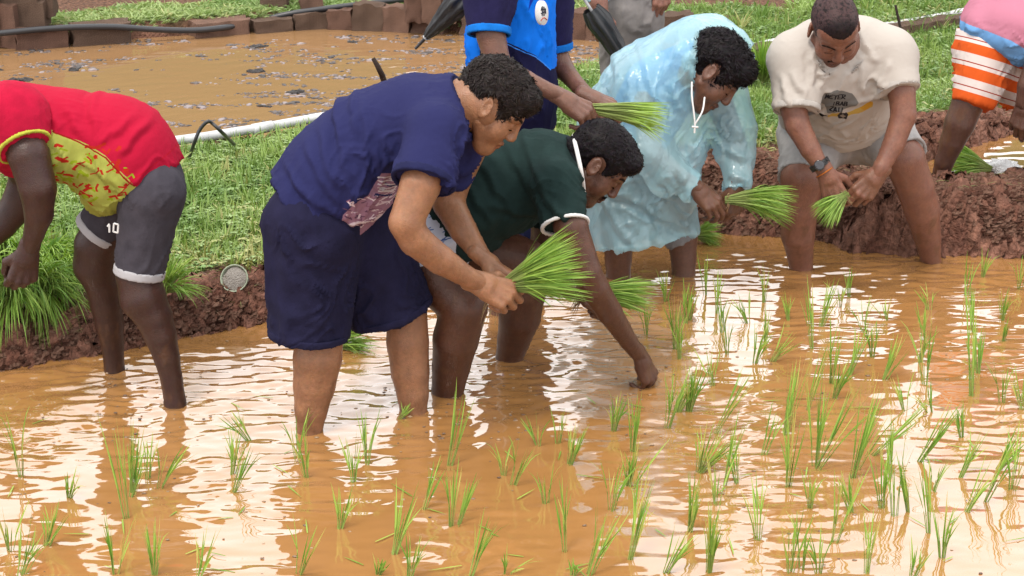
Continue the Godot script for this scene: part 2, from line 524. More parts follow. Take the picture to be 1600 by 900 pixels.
# a hand: wrist, direction of the palm, normal of its back; curl in degrees for index, middle, ring, little; thumb [out, across, curl]
func add_hand(out: Bld, wrist: Vector3, dir: Vector3, back: Vector3, right: bool, curl: Array, col, size := 1.0, thumb := [0.6, 0.5, 0.5], spread := 0.0) -> void:
	var Z := Vector3.ZERO
	var y := dir.normalized()
	var z := (back - y * back.dot(y)).normalized()
	var x := y.cross(z) * (-1.0 if right else 1.0)      # towards the thumb
	var p := []
	var W := func(a: float, b: float, c: float) -> Vector3: return wrist + (x * a + y * b + z * c) * size
	var s := size
	p.append(["c", W.call(0.0, -0.02, 0.0), 0.021 * s, W.call(0.003, 0.03, 0.0), 0.022 * s, 0.01, 0, x, 1.35])
	var mcp := [Vector3(0.029, 0.086, 0.001), Vector3(0.009, 0.091, 0.004), Vector3(-0.011, 0.086, 0.003), Vector3(-0.029, 0.076, -0.002)]
	var lens := [[0.043, 0.026, 0.021], [0.047, 0.03, 0.022], [0.044, 0.028, 0.021], [0.034, 0.021, 0.019]]
	var rad := [0.0098, 0.0102, 0.0097, 0.0086]
	for f in 4:
		var m: Vector3 = mcp[f]
		p.append(["c", W.call(m.x * 0.5, 0.015, -0.002), 0.0155 * s, W.call(m.x, m.y, m.z), 0.0112 * s, 0.008, 0, Z, 1.0])
		p.append(["c", W.call(m.x * 0.7, 0.03, -0.011), 0.012 * s, W.call(m.x * 0.95, m.y * 0.88, -0.009), 0.01 * s, 0.008, 0, Z, 1.0])
		var th := 0.0
		var at: Vector3 = m
		var fan := m.x * (1.2 + spread * 8.0) * 1.6
		for j in 3:
			th += deg_to_rad(curl[f]) * [0.8, 1.15, 0.75][j]
			var L: float = lens[f][j]
			var nx := at + Vector3(fan * cos(th), cos(th), -sin(th)).normalized() * L
			var r0: float = rad[f] * [1.0, 0.93, 0.85][j]
			p.append(["c", W.call(at.x, at.y, at.z), r0 * s, W.call(nx.x, nx.y, nx.z), r0 * 0.9 * s, 0.0035 if j > 0 else 0.006, 0, Z, 1.0])
			at = nx
	var t0 := Vector3(0.018, 0.02, -0.008)
	var t1 := Vector3(0.038 + 0.014 * thumb[0], 0.052, -0.012 - 0.018 * thumb[1])
	var t2 := t1 + Vector3(0.016 * thumb[0] - 0.012 * thumb[2], 0.031, -0.012 * thumb[1])
	var t3 := t2 + Vector3(-0.004 - 0.016 * thumb[2], 0.024, -0.01 * thumb[1] - 0.004)
	p.append(["c", W.call(t0.x, t0.y, t0.z), 0.0155 * s, W.call(t1.x, t1.y, t1.z), 0.0125 * s, 0.008, 0, Z, 1.0])
	p.append(["c", W.call(t1.x, t1.y, t1.z), 0.0118 * s, W.call(t2.x, t2.y, t2.z), 0.0105 * s, 0.004, 0, Z, 1.0])
	p.append(["c", W.call(t2.x, t2.y, t2.z), 0.0105 * s, W.call(t3.x, t3.y, t3.z), 0.0085 * s, 0.004, 0, Z, 1.0])
	solid(p, 0.0036, out, col)

# ---------------------------------------------------------------- drawing on cloth
func draw_poly(im: Image, pts: Array, c: Color) -> void:
	var y0 := im.get_height(); var y1 := 0
	for p in pts:
		y0 = mini(y0, int(p.y)); y1 = maxi(y1, int(p.y) + 1)
	for y in range(maxi(0, y0), mini(im.get_height(), y1)):
		var xs := []
		for k in pts.size():
			var a: Vector2 = pts[k]
			var b: Vector2 = pts[(k + 1) % pts.size()]
			if (a.y <= y + 0.5) != (b.y <= y + 0.5):
				xs.append(a.x + (y + 0.5 - a.y) / (b.y - a.y) * (b.x - a.x))
		xs.sort()
		for k in range(0, xs.size() - 1, 2):
			im.fill_rect(Rect2i(int(xs[k]), y, maxi(1, int(xs[k + 1]) - int(xs[k])), 1), c)

func draw_line(im: Image, pts: Array, w: float, c: Color) -> void:
	for k in pts.size() - 1:
		var a: Vector2 = pts[k]
		var b: Vector2 = pts[k + 1]
		var s := (b - a).orthogonal().normalized() * w * 0.5
		var e := (b - a).normalized() * w * 0.25
		draw_poly(im, [a - s - e, a + s - e, b + s + e, b - s + e], c)

func noise_tex(freq: float, octaves := 4, size := 512, lo := 0.0, hi := 1.0, cell := false, as_normal := false, strength := 4.0) -> NoiseTexture2D:
	var t := NoiseTexture2D.new()
	var n := FastNoiseLite.new()
	n.noise_type = FastNoiseLite.TYPE_CELLULAR if cell else FastNoiseLite.TYPE_SIMPLEX_SMOOTH
	n.frequency = freq
	n.fractal_octaves = octaves
	n.seed = int(freq * 1000) + octaves
	t.noise = n
	t.width = size
	t.height = size
	t.seamless = true
	t.as_normal_map = as_normal
	t.bump_strength = strength
	if not as_normal:
		var g := Gradient.new()
		g.set_color(0, Color(lo, lo, lo)); g.set_color(1, Color(hi, hi, hi))
		t.color_ramp = g
	return t

func mat(c: Color, rough := 0.8, spec := 0.4, bump: Texture2D = null, bump_cm := 0.1, scale := 1.0, tint: Texture2D = null) -> StandardMaterial3D:
	var m := StandardMaterial3D.new()
	m.albedo_color = Color(c.r * ALBEDO, c.g * ALBEDO, c.b * ALBEDO).linear_to_srgb()
	m.roughness = rough
	m.metallic_specular = spec
	m.vertex_color_use_as_albedo = true
	if bump or tint:
		m.uv1_triplanar = true
		m.uv1_scale = Vector3.ONE * scale
	if bump:
		m.heightmap_enabled = true
		m.heightmap_texture = bump
		m.heightmap_scale = bump_cm
	if tint: m.albedo_texture = tint
	return m

func cloth(c: Color, tint := true, rough := 0.95) -> StandardMaterial3D:
	var m := mat(c, rough, 0.25, T.weave, 0.06, 5.0, T.mottle if tint else null)
	m.rim_enabled = true
	m.rim = 0.1
	m.rim_tint = 0.8
	return m

# cloth with a print: uv from two axes of the wearer
func printed(im: Image, rough := 0.9) -> StandardMaterial3D:
	var m := StandardMaterial3D.new()
	m.albedo_texture = ImageTexture.create_from_image(im)
	m.albedo_color = Color(ALBEDO, ALBEDO, ALBEDO).linear_to_srgb()
	m.roughness = rough
	m.metallic_specular = 0.25
	m.texture_repeat = false
	return m

var T := {}

# ---------------------------------------------------------------- the lie of the land (x across, d away)
const EDGE := [Vector2(-9, 0.6), Vector2(-3.2, 3.85), Vector2(-1.568, 4.72), Vector2(-0.797, 5.17), Vector2(0.306, 6.05), Vector2(0.778, 6.22), Vector2(1.03, 6.15), Vector2(1.91, 5.9), Vector2(3.2, 5.55), Vector2(9, 4.2)]
const BRICKS := [Vector2(-9, 6.9), Vector2(-2.9, 9.35), Vector2(-1.16, 10.07), Vector2(0.75, 9.64), Vector2(9, 9.3)]
const POND_Y := 0.11
const UPPER_Y := 0.175

func along(poly: Array, x: float) -> float:
	for k in poly.size() - 1:
		if x <= poly[k + 1].x or k == poly.size() - 2:
			return lerpf(poly[k].y, poly[k + 1].y, (x - poly[k].x) / (poly[k + 1].x - poly[k].x))
	return 0.0

func pipe_d(x: float) -> float: return 6.84 + (x + 1.445) * 0.7326

func upper_f(x: float, d: float) -> float:      # positive inside the upper paddy on the right
	return minf(minf(d - 6.27 + 0.05 * sin(x * 5.0), 6.5 + (x - 1.6) * 0.95 - d), x - 1.6)

func pond_f(x: float, d: float) -> float:
	return minf(minf((d - pipe_d(x)) * 0.8 - 0.07, along(BRICKS, x) - d + 0.04), 1.05 - x)

func height(x: float, d: float) -> float:
	var s := (d - along(EDGE, x)) * 0.86
	var top := lerpf(0.13, 0.27, smoothstep(-0.9, 1.0, x))
	var n1 := nf.get_noise_2d(x * 1.1, d * 1.1)
	s += n1 * 0.05
	var h := lerpf(-0.15, top, smoothstep(-0.15, 0.15 + 0.05 * n1, s))
	if s > 0.1: h += 0.02 * smoothstep(0.1, 1.5, s) * (1.0 - smoothstep(0.5, 1.2, x))
	var p := d - pipe_d(x)
	h -= 0.1 * smoothstep(0.4, 1.5, s) * smoothstep(0.3, 1.0, x)
	h += 0.06 * smoothstep(-0.09, -0.02, p) * smoothstep(0.35, 0.8, x) * (1.0 - smoothstep(2.5, 4.0, p))
	if x > 1.2:
		var f := upper_f(x, d)
		if f > -0.5:
			h = lerpf(h, 0.225, smoothstep(-0.45, -0.2, f) * smoothstep(6.7, 6.3, d))
		h = lerpf(h, 0.02, smoothstep(-0.06, 0.09, f))
		h += 0.05 * smoothstep(0.0, 0.2, d - 6.5 - (x - 1.6) * 0.95) * smoothstep(1.4, 1.8, x) * (1.0 - smoothstep(0.6, 1.2, d - 6.5 - (x - 1.6) * 0.95))
	h = lerpf(h, -0.05, smoothstep(-0.07, 0.1, pond_f(x, d)))
	var far := d - along(BRICKS, x)
	if far > 0.0: h = lerpf(h, 0.2 + 0.03 * far, smoothstep(0.0, 0.1, far)) if x < 1.4 else h + 0.03 * far
	h += 12.0 * smoothstep(17.0, 52.0, d) * (0.85 + 0.35 * nf.get_noise_2d(x * 0.06, d * 0.06))
	if d < 0.9: h = lerpf(h, 0.3, smoothstep(0.9, 0.5, d))
	return h

func grassy(x: float, d: float) -> float:     # 0 bare earth .. 1 grown over
	var s := (d - along(EDGE, x)) * 0.86
	var n := nf.get_noise_2d(x * 1.7 + 40.0, d * 1.7)
	var g := smoothstep(0.12, 0.2, s + n * 0.1)
	if x > 0.6: g *= smoothstep(0.2, 0.36, s + n * 0.16 - 0.12 * smoothstep(1.0, 1.6, x))
	if x > 1.2:
		g *= smoothstep(-0.25, -0.42, upper_f(x, d))
		g *= 1.0 - smoothstep(6.9, 6.4, d) * smoothstep(1.35, 1.6, x)
	g *= smoothstep(-0.1, -0.13, pond_f(x, d))
	var p := d - pipe_d(x)
	if x > 0.5: g *= 1.0 - smoothstep(-0.16, -0.1, p) * smoothstep(0.02, -0.04, p)
	var far := d - along(BRICKS, x)
	if far > -0.1 and x < 1.4:
		g = smoothstep(0.02, 0.1, far) * smoothstep(0.62, 0.45, far + n * 0.3)
	elif x >= 1.4 and p > 0.0:
		g *= 1.0 - smoothstep(0.75, 1.0, p + n * 0.3)
	if d > 20.0: g = 1.0
	if s < 0.0: g = 0.0
	return clampf(g, 0.0, 1.0)

func steps(list: Array) -> PackedFloat32Array:     # [from, spacing, to, spacing, to ...]
	var r := PackedFloat32Array([list[0]])
	for k in range(1, list.size(), 2):
		var n := int(ceil((list[k + 1] - r[r.size() - 1]) / list[k]))
		var a := r[r.size() - 1]
		for j in range(1, n + 1): r.append(lerpf(a, list[k + 1], float(j) / n))
	return r

func build_ground() -> void:
	var xs := steps([-70, 6, -12, 1.2, -3.6, 0.06, -1.95, 0.017, 2.35, 0.06, 4, 1.2, 12, 6, 70])
	var ds := steps([-8, 1.5, 0, 0.3, 3.9, 0.05, 4.55, 0.015, 7.1, 0.04, 10.6, 0.25, 14, 2, 70])
	var b := Bld.new()
	var mud := Color(0.23, 0.098, 0.066)
	var mud2 := Color(0.44, 0.215, 0.148)
	var soil := Color(0.13, 0.105, 0.045)
	var dirt := Color(0.27, 0.135, 0.085)
	var turf := Color(0.08, 0.13, 0.03)
	for d in ds:
		for x in xs:
			var y := height(x, d)
			var g := grassy(x, d)
			var fine := d > 4.4 and d < 7.4 and x > -2.2 and x < 2.5
			var p := Vector3(x, y, -d)
			if fine and g < 0.99 and y > -0.08:
				var r := 1.0 - g
				var a := nf.get_noise_2d(x * 7.0, d * 7.0)
				var c := nz.get_noise_2d(x * 26.0, d * 26.0 + y * 20.0)
				var e := nz.get_noise_3dv(p * 55.0)
				p.y += r * (0.035 * a + 0.022 * (1.0 - 2.0 * absf(c)) + 0.010 * e)
				p.z += r * (0.03 * nz.get_noise_3dv(p * Vector3(18, 24, 18) + Vector3(3, 3, 3)) + 0.014 * nz.get_noise_3dv(p * 52.0))
				p.x += r * 0.014 * nz.get_noise_3dv(p * 30.0 + Vector3(8, 1, 3))
			elif d > 4.0:
				p.y += 0.012 * nz.get_noise_2d(x * 9.0, d * 9.0)
			var k := nf.get_noise_2d(x * 5.0 + 9.0, d * 5.0)
			var c1 := mud.lerp(mud2, clampf(0.45 + 0.9 * k + 0.5 * nz.get_noise_3dv(p * 40.0), 0.0, 1.0))
			var far := d - along(BRICKS, x)
			if far > 0.0: c1 = c1.lerp(dirt, smoothstep(0.2, 0.6, far))
			var c2 := soil.lerp(mud2, clampf(0.3 + k, 0.0, 1.0))
			if d > 15.0: c2 = turf * (1.0 + 0.4 * k)
			b.vert(p, c1.lerp(c2, g), Vector2(x, d))
	var w := xs.size()
	for j in ds.size() - 1:
		for i in w - 1:
			b.quad(j * w + i, j * w + i + 1, (j + 1) * w + i + 1, (j + 1) * w + i)
	structure("ground", b.mesh(), M.earth)

func ripple(x: float, d: float, rings: Array) -> float:
	var calm := smoothstep(-0.35, 0.3, nz.get_noise_2d(x * 1.3 + 7.0, d * 1.3 + 3.0))
	var lively := 0.28 + 0.8 * calm
	lively += 1.0 * exp(-pow((x + 0.75) / 0.55, 2.0) - pow((d - 4.55) / 0.4, 2.0)) + 0.7 * exp(-pow((x - 0.1) / 0.4, 2.0) - pow((d - 4.85) / 0.3, 2.0))
	lively *= lerpf(1.0, 0.35, exp(-pow((x - 0.1) / 0.42, 2.0)) * smoothstep(4.5, 4.1, d))
	var wx := x + 0.05 * nz.get_noise_2d(x * 3.0, d * 3.0)
	var h := 0.0018 * nz.get_noise_2d(wx * 3.4, d * 6.5)
	h += 0.0026 * nz.get_noise_2d(wx * 6.0 + 5.0, d * 15.0 + 0.7 * wx) * lively
	h += 0.0015 * nz.get_noise_2d(wx * 11.0 + 1.5 * d, d * 27.0 + 9.0) * lively
	h += 0.0006 * nz.get_noise_2d(wx * 26.0, d * 48.0 + 9.0) * lively
	for r in rings:
		var e := Vector2(x, d).distance_to(r[0])
		if e < 0.8: h += 1.6 * r[1] * sin(e * 95.0 + r[2]) * exp(-e * 5.0) * (0.6 + nz.get_noise_2d(x * 6.0, d * 6.0))
	return h

func build_water() -> void:
	var rings := []
	for f in [[484, 672, 0.0009], [645, 642, 0.0009], [700, 612, 0.0007], [796, 560, 0.0009], [274, 632, 0.0012], [180, 578, 0.001], [966, 432, 0.0008], [1068, 428, 0.0008], [1252, 418, 0.0009], [1455, 410, 0.0009], [1022, 596, 0.0005]]:
		var p := on(f[0], f[1])
		rings.append([Vector2(p.x, -p.z), f[2], f[0] * 0.1])
	var xs := steps([-6, 0.5, -2.2, 0.013, 2.5, 0.5, 6])
	var b := Bld.new()
	var rows := steps([0.7, 0.3, 3.25, 0.0075, 6.0])
	rows.append(6.15); rows.append(6.35)
	for d in rows:
		for x in xs:
			var dd := minf(d, along(EDGE, x) + 0.16)
			var y := ripple(x, dd, rings) if d > 3.0 and absf(x) < 2.6 else 0.0
			b.vert(Vector3(x, y, -dd), Color.WHITE, Vector2(x, dd))
	var w := xs.size()
	for j in rows.size() - 1:
		for i in w - 1:
			b.quad(j * w + i, j * w + i + 1, (j + 1) * w + i + 1, (j + 1) * w + i)
	structure("paddy_water", b.mesh(), M.water)
	# the flooded plot behind the white pipe
	b = Bld.new()
	xs = steps([-7, 0.4, -3.2, 0.03, 1.2])
	rows = steps([0, 0.0065, 1])
	for t in rows:
		for x in xs:
			var d := lerpf(pipe_d(x) + 0.02, along(BRICKS, x) + 0.08, t)
			b.vert(Vector3(x, POND_Y + 0.0012 * nz.get_noise_2d(x * 5.0, d * 12.0) + 0.0007 * nz.get_noise_2d(x * 14.0, d * 26.0), -d))
	w = xs.size()
	for j in rows.size() - 1:
		for i in w - 1:
			b.quad(j * w + i, j * w + i + 1, (j + 1) * w + i + 1, (j + 1) * w + i)
	structure("flooded_plot_water", b.mesh(), M.pond)
	b = Bld.new()
	xs = steps([1.55, 0.02, 2.9, 0.3, 4.4])
	rows = steps([6.17, 0.015, 7.3, 0.2, 9.0])
	for d in rows:
		for x in xs:
			b.vert(Vector3(x, UPPER_Y + 0.0011 * nz.get_noise_2d(x * 5.0, d * 14.0) + 0.0006 * nz.get_noise_2d(x * 11.0, d * 30.0), -minf(d, 6.62 + (x - 1.6) * 0.95)))
	w = xs.size()
	for j in rows.size() - 1:
		for i in w - 1:
			b.quad(j * w + i, j * w + i + 1, (j + 1) * w + i + 1, (j + 1) * w + i)
	structure("upper_paddy_water", b.mesh(), M.water)

func tuft(seed_n: int, n: int, length: float, wide: float, lean: float, broad := false) -> ArrayMesh:
	rng.seed = seed_n
	var b := Bld.new()
	for k in n:
		var a := rng.randf() * TAU
		var r := rng.randf() * 0.025
		var tilt := rng.randf_range(0.1, lean)
		var dir := Vector3(cos(a) * tilt, 1.0, sin(a) * tilt).normalized()
		var g := rng.randf_range(0.75, 1.25)
		if broad:
			var st := Vector3(cos(a) * r, 0, sin(a) * r)
			var out := Vector3(cos(a), rng.randf_range(0.1, 0.7), sin(a)).normalized()
			var L := length * rng.randf_range(0.6, 1.2)
			var s := out.cross(Vector3.UP).normalized() * wide * rng.randf_range(0.7, 1.2)
			var up := Vector3(0, rng.randf_range(0.01, 0.03), 0)
			var f := b.vert(st + up, Color(g, g, g))
			for e in [[0.35, 0.45], [0.7, 0.42], [1.0, 0.02]]:
				var q0: Vector3 = st + up + out * (L * e[0]) - Vector3(0, L * 0.25 * e[0] * e[0], 0)
				b.vert(q0 - s * e[1], Color(g, g, g)); b.vert(q0 + s * e[1], Color(g, g, g))
			b.tri(f, f + 2, f + 1)
			b.quad(f + 1, f + 2, f + 4, f + 3); b.quad(f + 3, f + 4, f + 6, f + 5)
		else:
			blade(b, Vector3(cos(a) * r, -0.004, sin(a) * r), dir, length * rng.randf_range(0.5, 1.2), wide, rng.randf_range(0.2, 1.4), Color(g, g, g * 0.9), 3)
	return b.mesh()

func scatter(called: String, label: String, mesh: Mesh, m: Material, want: int, seed_n: int, area: Rect2, accept: Callable, tones: Array, smin: float, smax: float) -> void:
	rng.seed = seed_n
	var xf := []
	var cols := []
	var tries := 0
	while xf.size() < want and tries < want * 8:
		tries += 1
		var x := rng.randf_range(area.position.x, area.end.x)
		var d := rng.randf_range(area.position.y, area.end.y)
		var g: float = accept.call(x, d)
		if rng.randf() > g: continue
		var s := rng.randf_range(smin, smax)
		var bs := Basis(Vector3.UP, rng.randf() * TAU).scaled(Vector3(s, s * rng.randf_range(0.7, 1.2), s))
		xf.append(Transform3D(bs, Vector3(x, height(x, d) + 0.012 * nz.get_noise_2d(x * 9.0, d * 9.0), -d)))
		var k := nf.get_noise_2d(x * 1.6, d * 1.6) * 1.3 + rng.randf_range(-0.35, 0.35)
		var c: Color = tones[0].lerp(tones[1], clampf(0.5 + k, 0.0, 1.0))
		var verge := smoothstep(0.55, 0.2, (d - along(EDGE, x)) * 0.86 + 0.25 * nz.get_noise_2d(x * 3.0, d * 3.0))
		if rng.randf() < 0.07 + 0.5 * verge: c = c.lerp(tones[2], 0.8)
		cols.append(c)
	var mm := MultiMesh.new()
	mm.transform_format = MultiMesh.TRANSFORM_3D
	mm.use_colors = true
	mm.mesh = mesh
	mm.instance_count = xf.size()
	for k in xf.size():
		mm.set_instance_transform(k, xf[k])
		mm.set_instance_color(k, cols[k])
	var o := MultiMeshInstance3D.new()
	o.name = numbered(called)
	o.multimesh = mm
	o.material_override = m
	add_child(o)
	tag(o, label, "", "", "stuff")

func build_grass() -> void:
	var near := func(x: float, d: float) -> float: return grassy(x, d)
	var tones := [Color(0.17, 0.30, 0.065), Color(0.36, 0.50, 0.15), Color(0.50, 0.46, 0.20)]
	var left := Rect2(-2.4, 4.6, 3.4, 3.8)
	var right := Rect2(0.6, 6.2, 2.6, 4.6)
	scatter("bank_grass", "short ragged grass covering the bank", tuft(11, 10, 0.052, 0.0046, 1.7), M.leaf, 15000, 21, left, near, tones, 0.45, 1.5)
	scatter("bank_grass", "short ragged grass covering the bank beyond the white shirt", tuft(12, 10, 0.055, 0.005, 1.7), M.leaf, 9500, 22, right, near, tones, 0.45, 1.5)
	scatter("bank_weeds", "small broad-leaved weeds among the bank grass", tuft(13, 8, 0.026, 0.012, 1.0, true), M.leaf, 5000, 23, left, near, [Color(0.17, 0.30, 0.075), Color(0.36, 0.49, 0.19), Color(0.46, 0.45, 0.18)], 0.5, 1.3)
	scatter("bank_weeds", "small broad-leaved weeds on the far bank", tuft(14, 8, 0.026, 0.012, 1.0, true), M.leaf, 4500, 24, right, near, [Color(0.17, 0.30, 0.075), Color(0.36, 0.49, 0.18), Color(0.46, 0.45, 0.18)], 0.5, 1.3)
	var clumps := func(x: float, d: float) -> float: return grassy(x, d) * smoothstep(0.1, 0.5, nf.get_noise_2d(x * 2.3, d * 2.3 + 50.0))
	scatter("tall_grass", "taller grass tufts rising from the left bank", tuft(16, 9, 0.12, 0.0055, 1.0), M.leaf, 700, 26, left, clumps, tones, 0.5, 1.3)
	scatter("tall_grass", "taller grass tufts on the bank behind the white shirt", tuft(17, 9, 0.12, 0.006, 1.0), M.leaf, 600, 27, right, clumps, tones, 0.5, 1.3)
	var strip := func(x: float, d: float) -> float: return grassy(x, d) if d > along(BRICKS, x) else 0.0
	scatter("far_grass", "strip of pale grass behind the laterite blocks", tuft(15, 10, 0.06, 0.007, 1.5), M.leaf, 5000, 25, Rect2(-3.4, 9.1, 4.8, 1.7), strip, [Color(0.26, 0.40, 0.14), Color(0.45, 0.56, 0.25), Color(0.58, 0.54, 0.28)], 0.6, 1.3)
	# bare-earth clods and straw
	var b := Bld.new()
	rng.seed = 31
	lump(b, Vector3.ZERO, Vector3(0.5, 0.3, 0.4), 1.9, 4, 31)
	var bare := func(x: float, d: float) -> float:
		var s := (d - along(EDGE, x)) * 0.86
		return (1.0 - grassy(x, d)) if s > 0.02 and pond_f(x, d) < -0.12 and upper_f(x, d) < -0.08 else 0.0
	var et := [Color(0.21, 0.09, 0.06), Color(0.43, 0.21, 0.142), Color(0.48, 0.27, 0.19)]
	scatter("mud_clods", "loose crumbly mud clods along the bund", b.flat_mesh(), M.earth_plain, 9000, 32, Rect2(-2.2, 4.5, 4.8, 2.9), bare, et, 0.01, 0.045)
	var face := func(x: float, d: float) -> float:
		var s := (d - along(EDGE, x)) * 0.86
		return 1.0 if s > 0.0 and s < 0.34 and grassy(x, d) < 0.4 and upper_f(x, d) < -0.05 else 0.0
	scatter("mud_crumbs", "crumbling lumps of wet earth on the face of the bund", b.flat_mesh(), M.earth_plain, 9000, 35, Rect2(-2.2, 4.5, 4.8, 2.2), face, et, 0.008, 0.036)
	var steep := func(x: float, d: float) -> float:
		var s := (d - along(EDGE, x)) * 0.86
		return 1.0 if s > -0.04 and s < 0.17 else 0.0
	scatter("mud_crumbs", "crumbling lumps of wet earth on the steep bund behind the white shirt", b.flat_mesh(), M.earth_plain, 6500, 36, Rect2(0.5, 5.6, 1.9, 0.85), steep, et, 0.01, 0.042)
	var sb := Bld.new()
	rng.seed = 33
	blade(sb, Vector3(0, 0.02, 0), Vector3(1, 0.15, 0.1), 0.07, 0.0035, 0.6, Color.WHITE, 3)
	blade(sb, Vector3(0.01, 0.02, 0.02), Vector3(-0.4, 0.2, 1), 0.05, 0.003, 0.6, Color.WHITE, 3)
	scatter("dead_straw", "bits of dry straw and roots lying on the mud", sb.mesh(), M.leaf, 900, 34, Rect2(-2.2, 4.5, 4.8, 2.9), bare, [Color(0.2, 0.13, 0.08), Color(0.34, 0.27, 0.15), Color(0.2, 0.22, 0.07)], 0.4, 1.0)

# an uneven stone or clod
func lump(b: Bld, at: Vector3, r: Vector3, rough: float, rings := 6, seed_n := 0, col := Color.WHITE) -> void:
	var first := b.v.size()
	var seg := rings * 2
	var off := Vector3(seed_n * 7.3, seed_n * 1.9, seed_n * 4.1)
	for j in rings + 1:
		var th := PI * j / rings
		for i in seg:
			var ph := TAU * i / seg
			var n := Vector3(sin(th) * cos(ph), cos(th), sin(th) * sin(ph))
			var k := 1.0 + rough * (0.42 * nz.get_noise_3dv(n * 1.7 + off) + 0.28 * nz.get_noise_3dv(n * 4.3 + off))
			b.vert(at + n * r * k, col * (1.0 + 0.25 * nz.get_noise_3dv(n * 3.0 + off)))
	for j in rings:
		for i in seg:
			var i2 := (i + 1) % seg
			b.quad(first + j * seg + i, first + j * seg + i2, first + (j + 1) * seg + i2, first + (j + 1) * seg + i)

# a rough laterite block: a box of a few facets with worn corners
func block(size: Vector3, seed_n: int) -> ArrayMesh:
	var b := Bld.new()
	var n := 5
	var off := Vector3(seed_n * 5.7, seed_n * 3.3, seed_n)
	var axes := [[Vector3(1, 0, 0), Vector3(0, 1, 0), Vector3(0, 0, 1)], [Vector3(0, 1, 0), Vector3(0, 0, 1), Vector3(1, 0, 0)], [Vector3(0, 0, 1), Vector3(1, 0, 0), Vector3(0, 1, 0)]]
	for ax in axes:
		for sgn in [-1.0, 1.0]:
			var f := b.v.size()
			for j in n + 1:
				for i in n + 1:
					var p: Vector3 = ax[2] * sgn + ax[0] * (2.0 * i / n - 1.0) + ax[1] * (2.0 * j / n - 1.0)
					var round_p := p.normalized() * 1.45
					p = p.lerp(round_p, 0.13 * smoothstep(1.2, 3.0, p.length_squared()))
					p *= 1.0 + 0.11 * nz.get_noise_3dv(p * 1.4 + off) + 0.06 * nz.get_noise_3dv(p * 4.0 + off)
					b.vert(p * size * 0.5, Color.WHITE * (1.0 + 0.35 * nz.get_noise_3dv(p * 3.0 + off)))
			for j in n:
				for i in n:
					var a := f + j * (n + 1) + i
					if sgn > 0: b.quad(a, a + 1, a + n + 2, a + n + 1)
					else: b.quad(a, a + n + 1, a + n + 2, a + 1)
	return b.mesh()

func build_blocks() -> void:
	var shapes := []
	for k in 5: shapes.append(block(Vector3(1, 1, 1), 40 + k))
	rng.seed = 50
	# the low edging course of the flooded plot
	var runs := [["left stretch of the laterite block edging behind the flooded plot", -3.6, -1.2, 0], ["stretch of laterite block edging behind the striped stick and umbrella", -1.1, 1.3, 1]]
	runs[1][0] = "right stretch of the laterite block edging, running behind the black umbrella"
	for run in runs:
		var root := base("block_edging", Vector3((run[1] + run[2]) * 0.5, 0.0, -along(BRICKS, (run[1] + run[2]) * 0.5)), run[0], "block wall", "laterite block edgings of the flooded plot")
		var x: float = run[1]
		while x < run[2]:
			var L := rng.randf_range(0.14, 0.24) if run[3] else rng.randf_range(0.22, 0.36)
			var mid := x + L * 0.5
			var d := along(BRICKS, mid)
			var slope := (along(BRICKS, mid + 0.05) - along(BRICKS, mid - 0.05)) / 0.1
			if rng.randf() < (0.1 if run[3] else 0.22):
				x += L * 0.6
				continue
			var o := part("block", shapes[rng.randi() % 5], M.laterite[rng.randi() % 3], root)
			var hh := rng.randf_range(0.13, 0.2) + (0.03 if run[3] else 0.0)
			o.basis = Basis(Vector3.UP, atan(slope) + rng.randf_range(-0.16, 0.16)) * Basis(Vector3(0, 0, 1), rng.randf_range(-0.07, 0.07)) * Basis.from_scale(Vector3(L * 0.99, hh, 0.17))
			o.position = Vector3(mid, POND_Y - 0.05 + hh * 0.5 - 0.02, -d) - root.position
			x += L
	# blocks stood on end or piled on the edging
	var piles := [
		["pile of broad laterite blocks in the top left corner", [[12, 38, 0.16, 0.24, 9.45], [52, 36, 0.17, 0.26, 9.5], [30, 2, 0.2, 0.2, 9.5], [66, -4, 0.14, 0.2, 9.55], [-20, 20, 0.2, 0.3, 9.45]]],
		["pair of laterite blocks stood on end above the black hose", [[430, 10, 0.17, 0.2, 10.2], [485, 10, 0.13, 0.2, 10.2]]],
		["upright laterite blocks set side by side next to the umbrella", [[648, 10, 0.115, 0.17, 9.85], [675, 11, 0.115, 0.17, 9.82], [702, 8, 0.1, 0.18, 9.85]]],
	]
	for pl in piles:
		var p0 := q(pl[1][0][0], pl[1][0][1] + 40.0, pl[1][0][4])
		var root := base("laterite_pile", Vector3(p0.x, 0.2, p0.z), pl[0], "stone blocks", "piled laterite blocks behind the plot")
		for e in pl[1]:
			var o := part("block", shapes[rng.randi() % 5], M.laterite[rng.randi() % 3], root)
			var c := q(e[0], e[1], e[4])
			o.basis = Basis(Vector3.UP, rng.randf_range(-0.2, 0.2)) * Basis.from_scale(Vector3(e[2], e[3], 0.16))
			o.position = c - root.position
	# blocks under the pipe on the right
	var root := base("terrace_blocks", Vector3(1.5, 0.15, -pipe_d(1.5)), "row of earthy laterite blocks holding the terrace under the white pipe", "block wall")
	var x := 0.95
	while x < 3.3:
		var L := rng.randf_range(0.24, 0.4)
		var o := part("block", shapes[rng.randi() % 5], M.laterite[2], root)
		o.basis = Basis(Vector3.UP, atan(0.7326)) * Basis.from_scale(Vector3(L * 1.2, 0.17, 0.12))
		var mid := x + L * 0.5
		o.position = Vector3(mid, 0.155, -pipe_d(mid) + 0.08) - root.position
		x += L

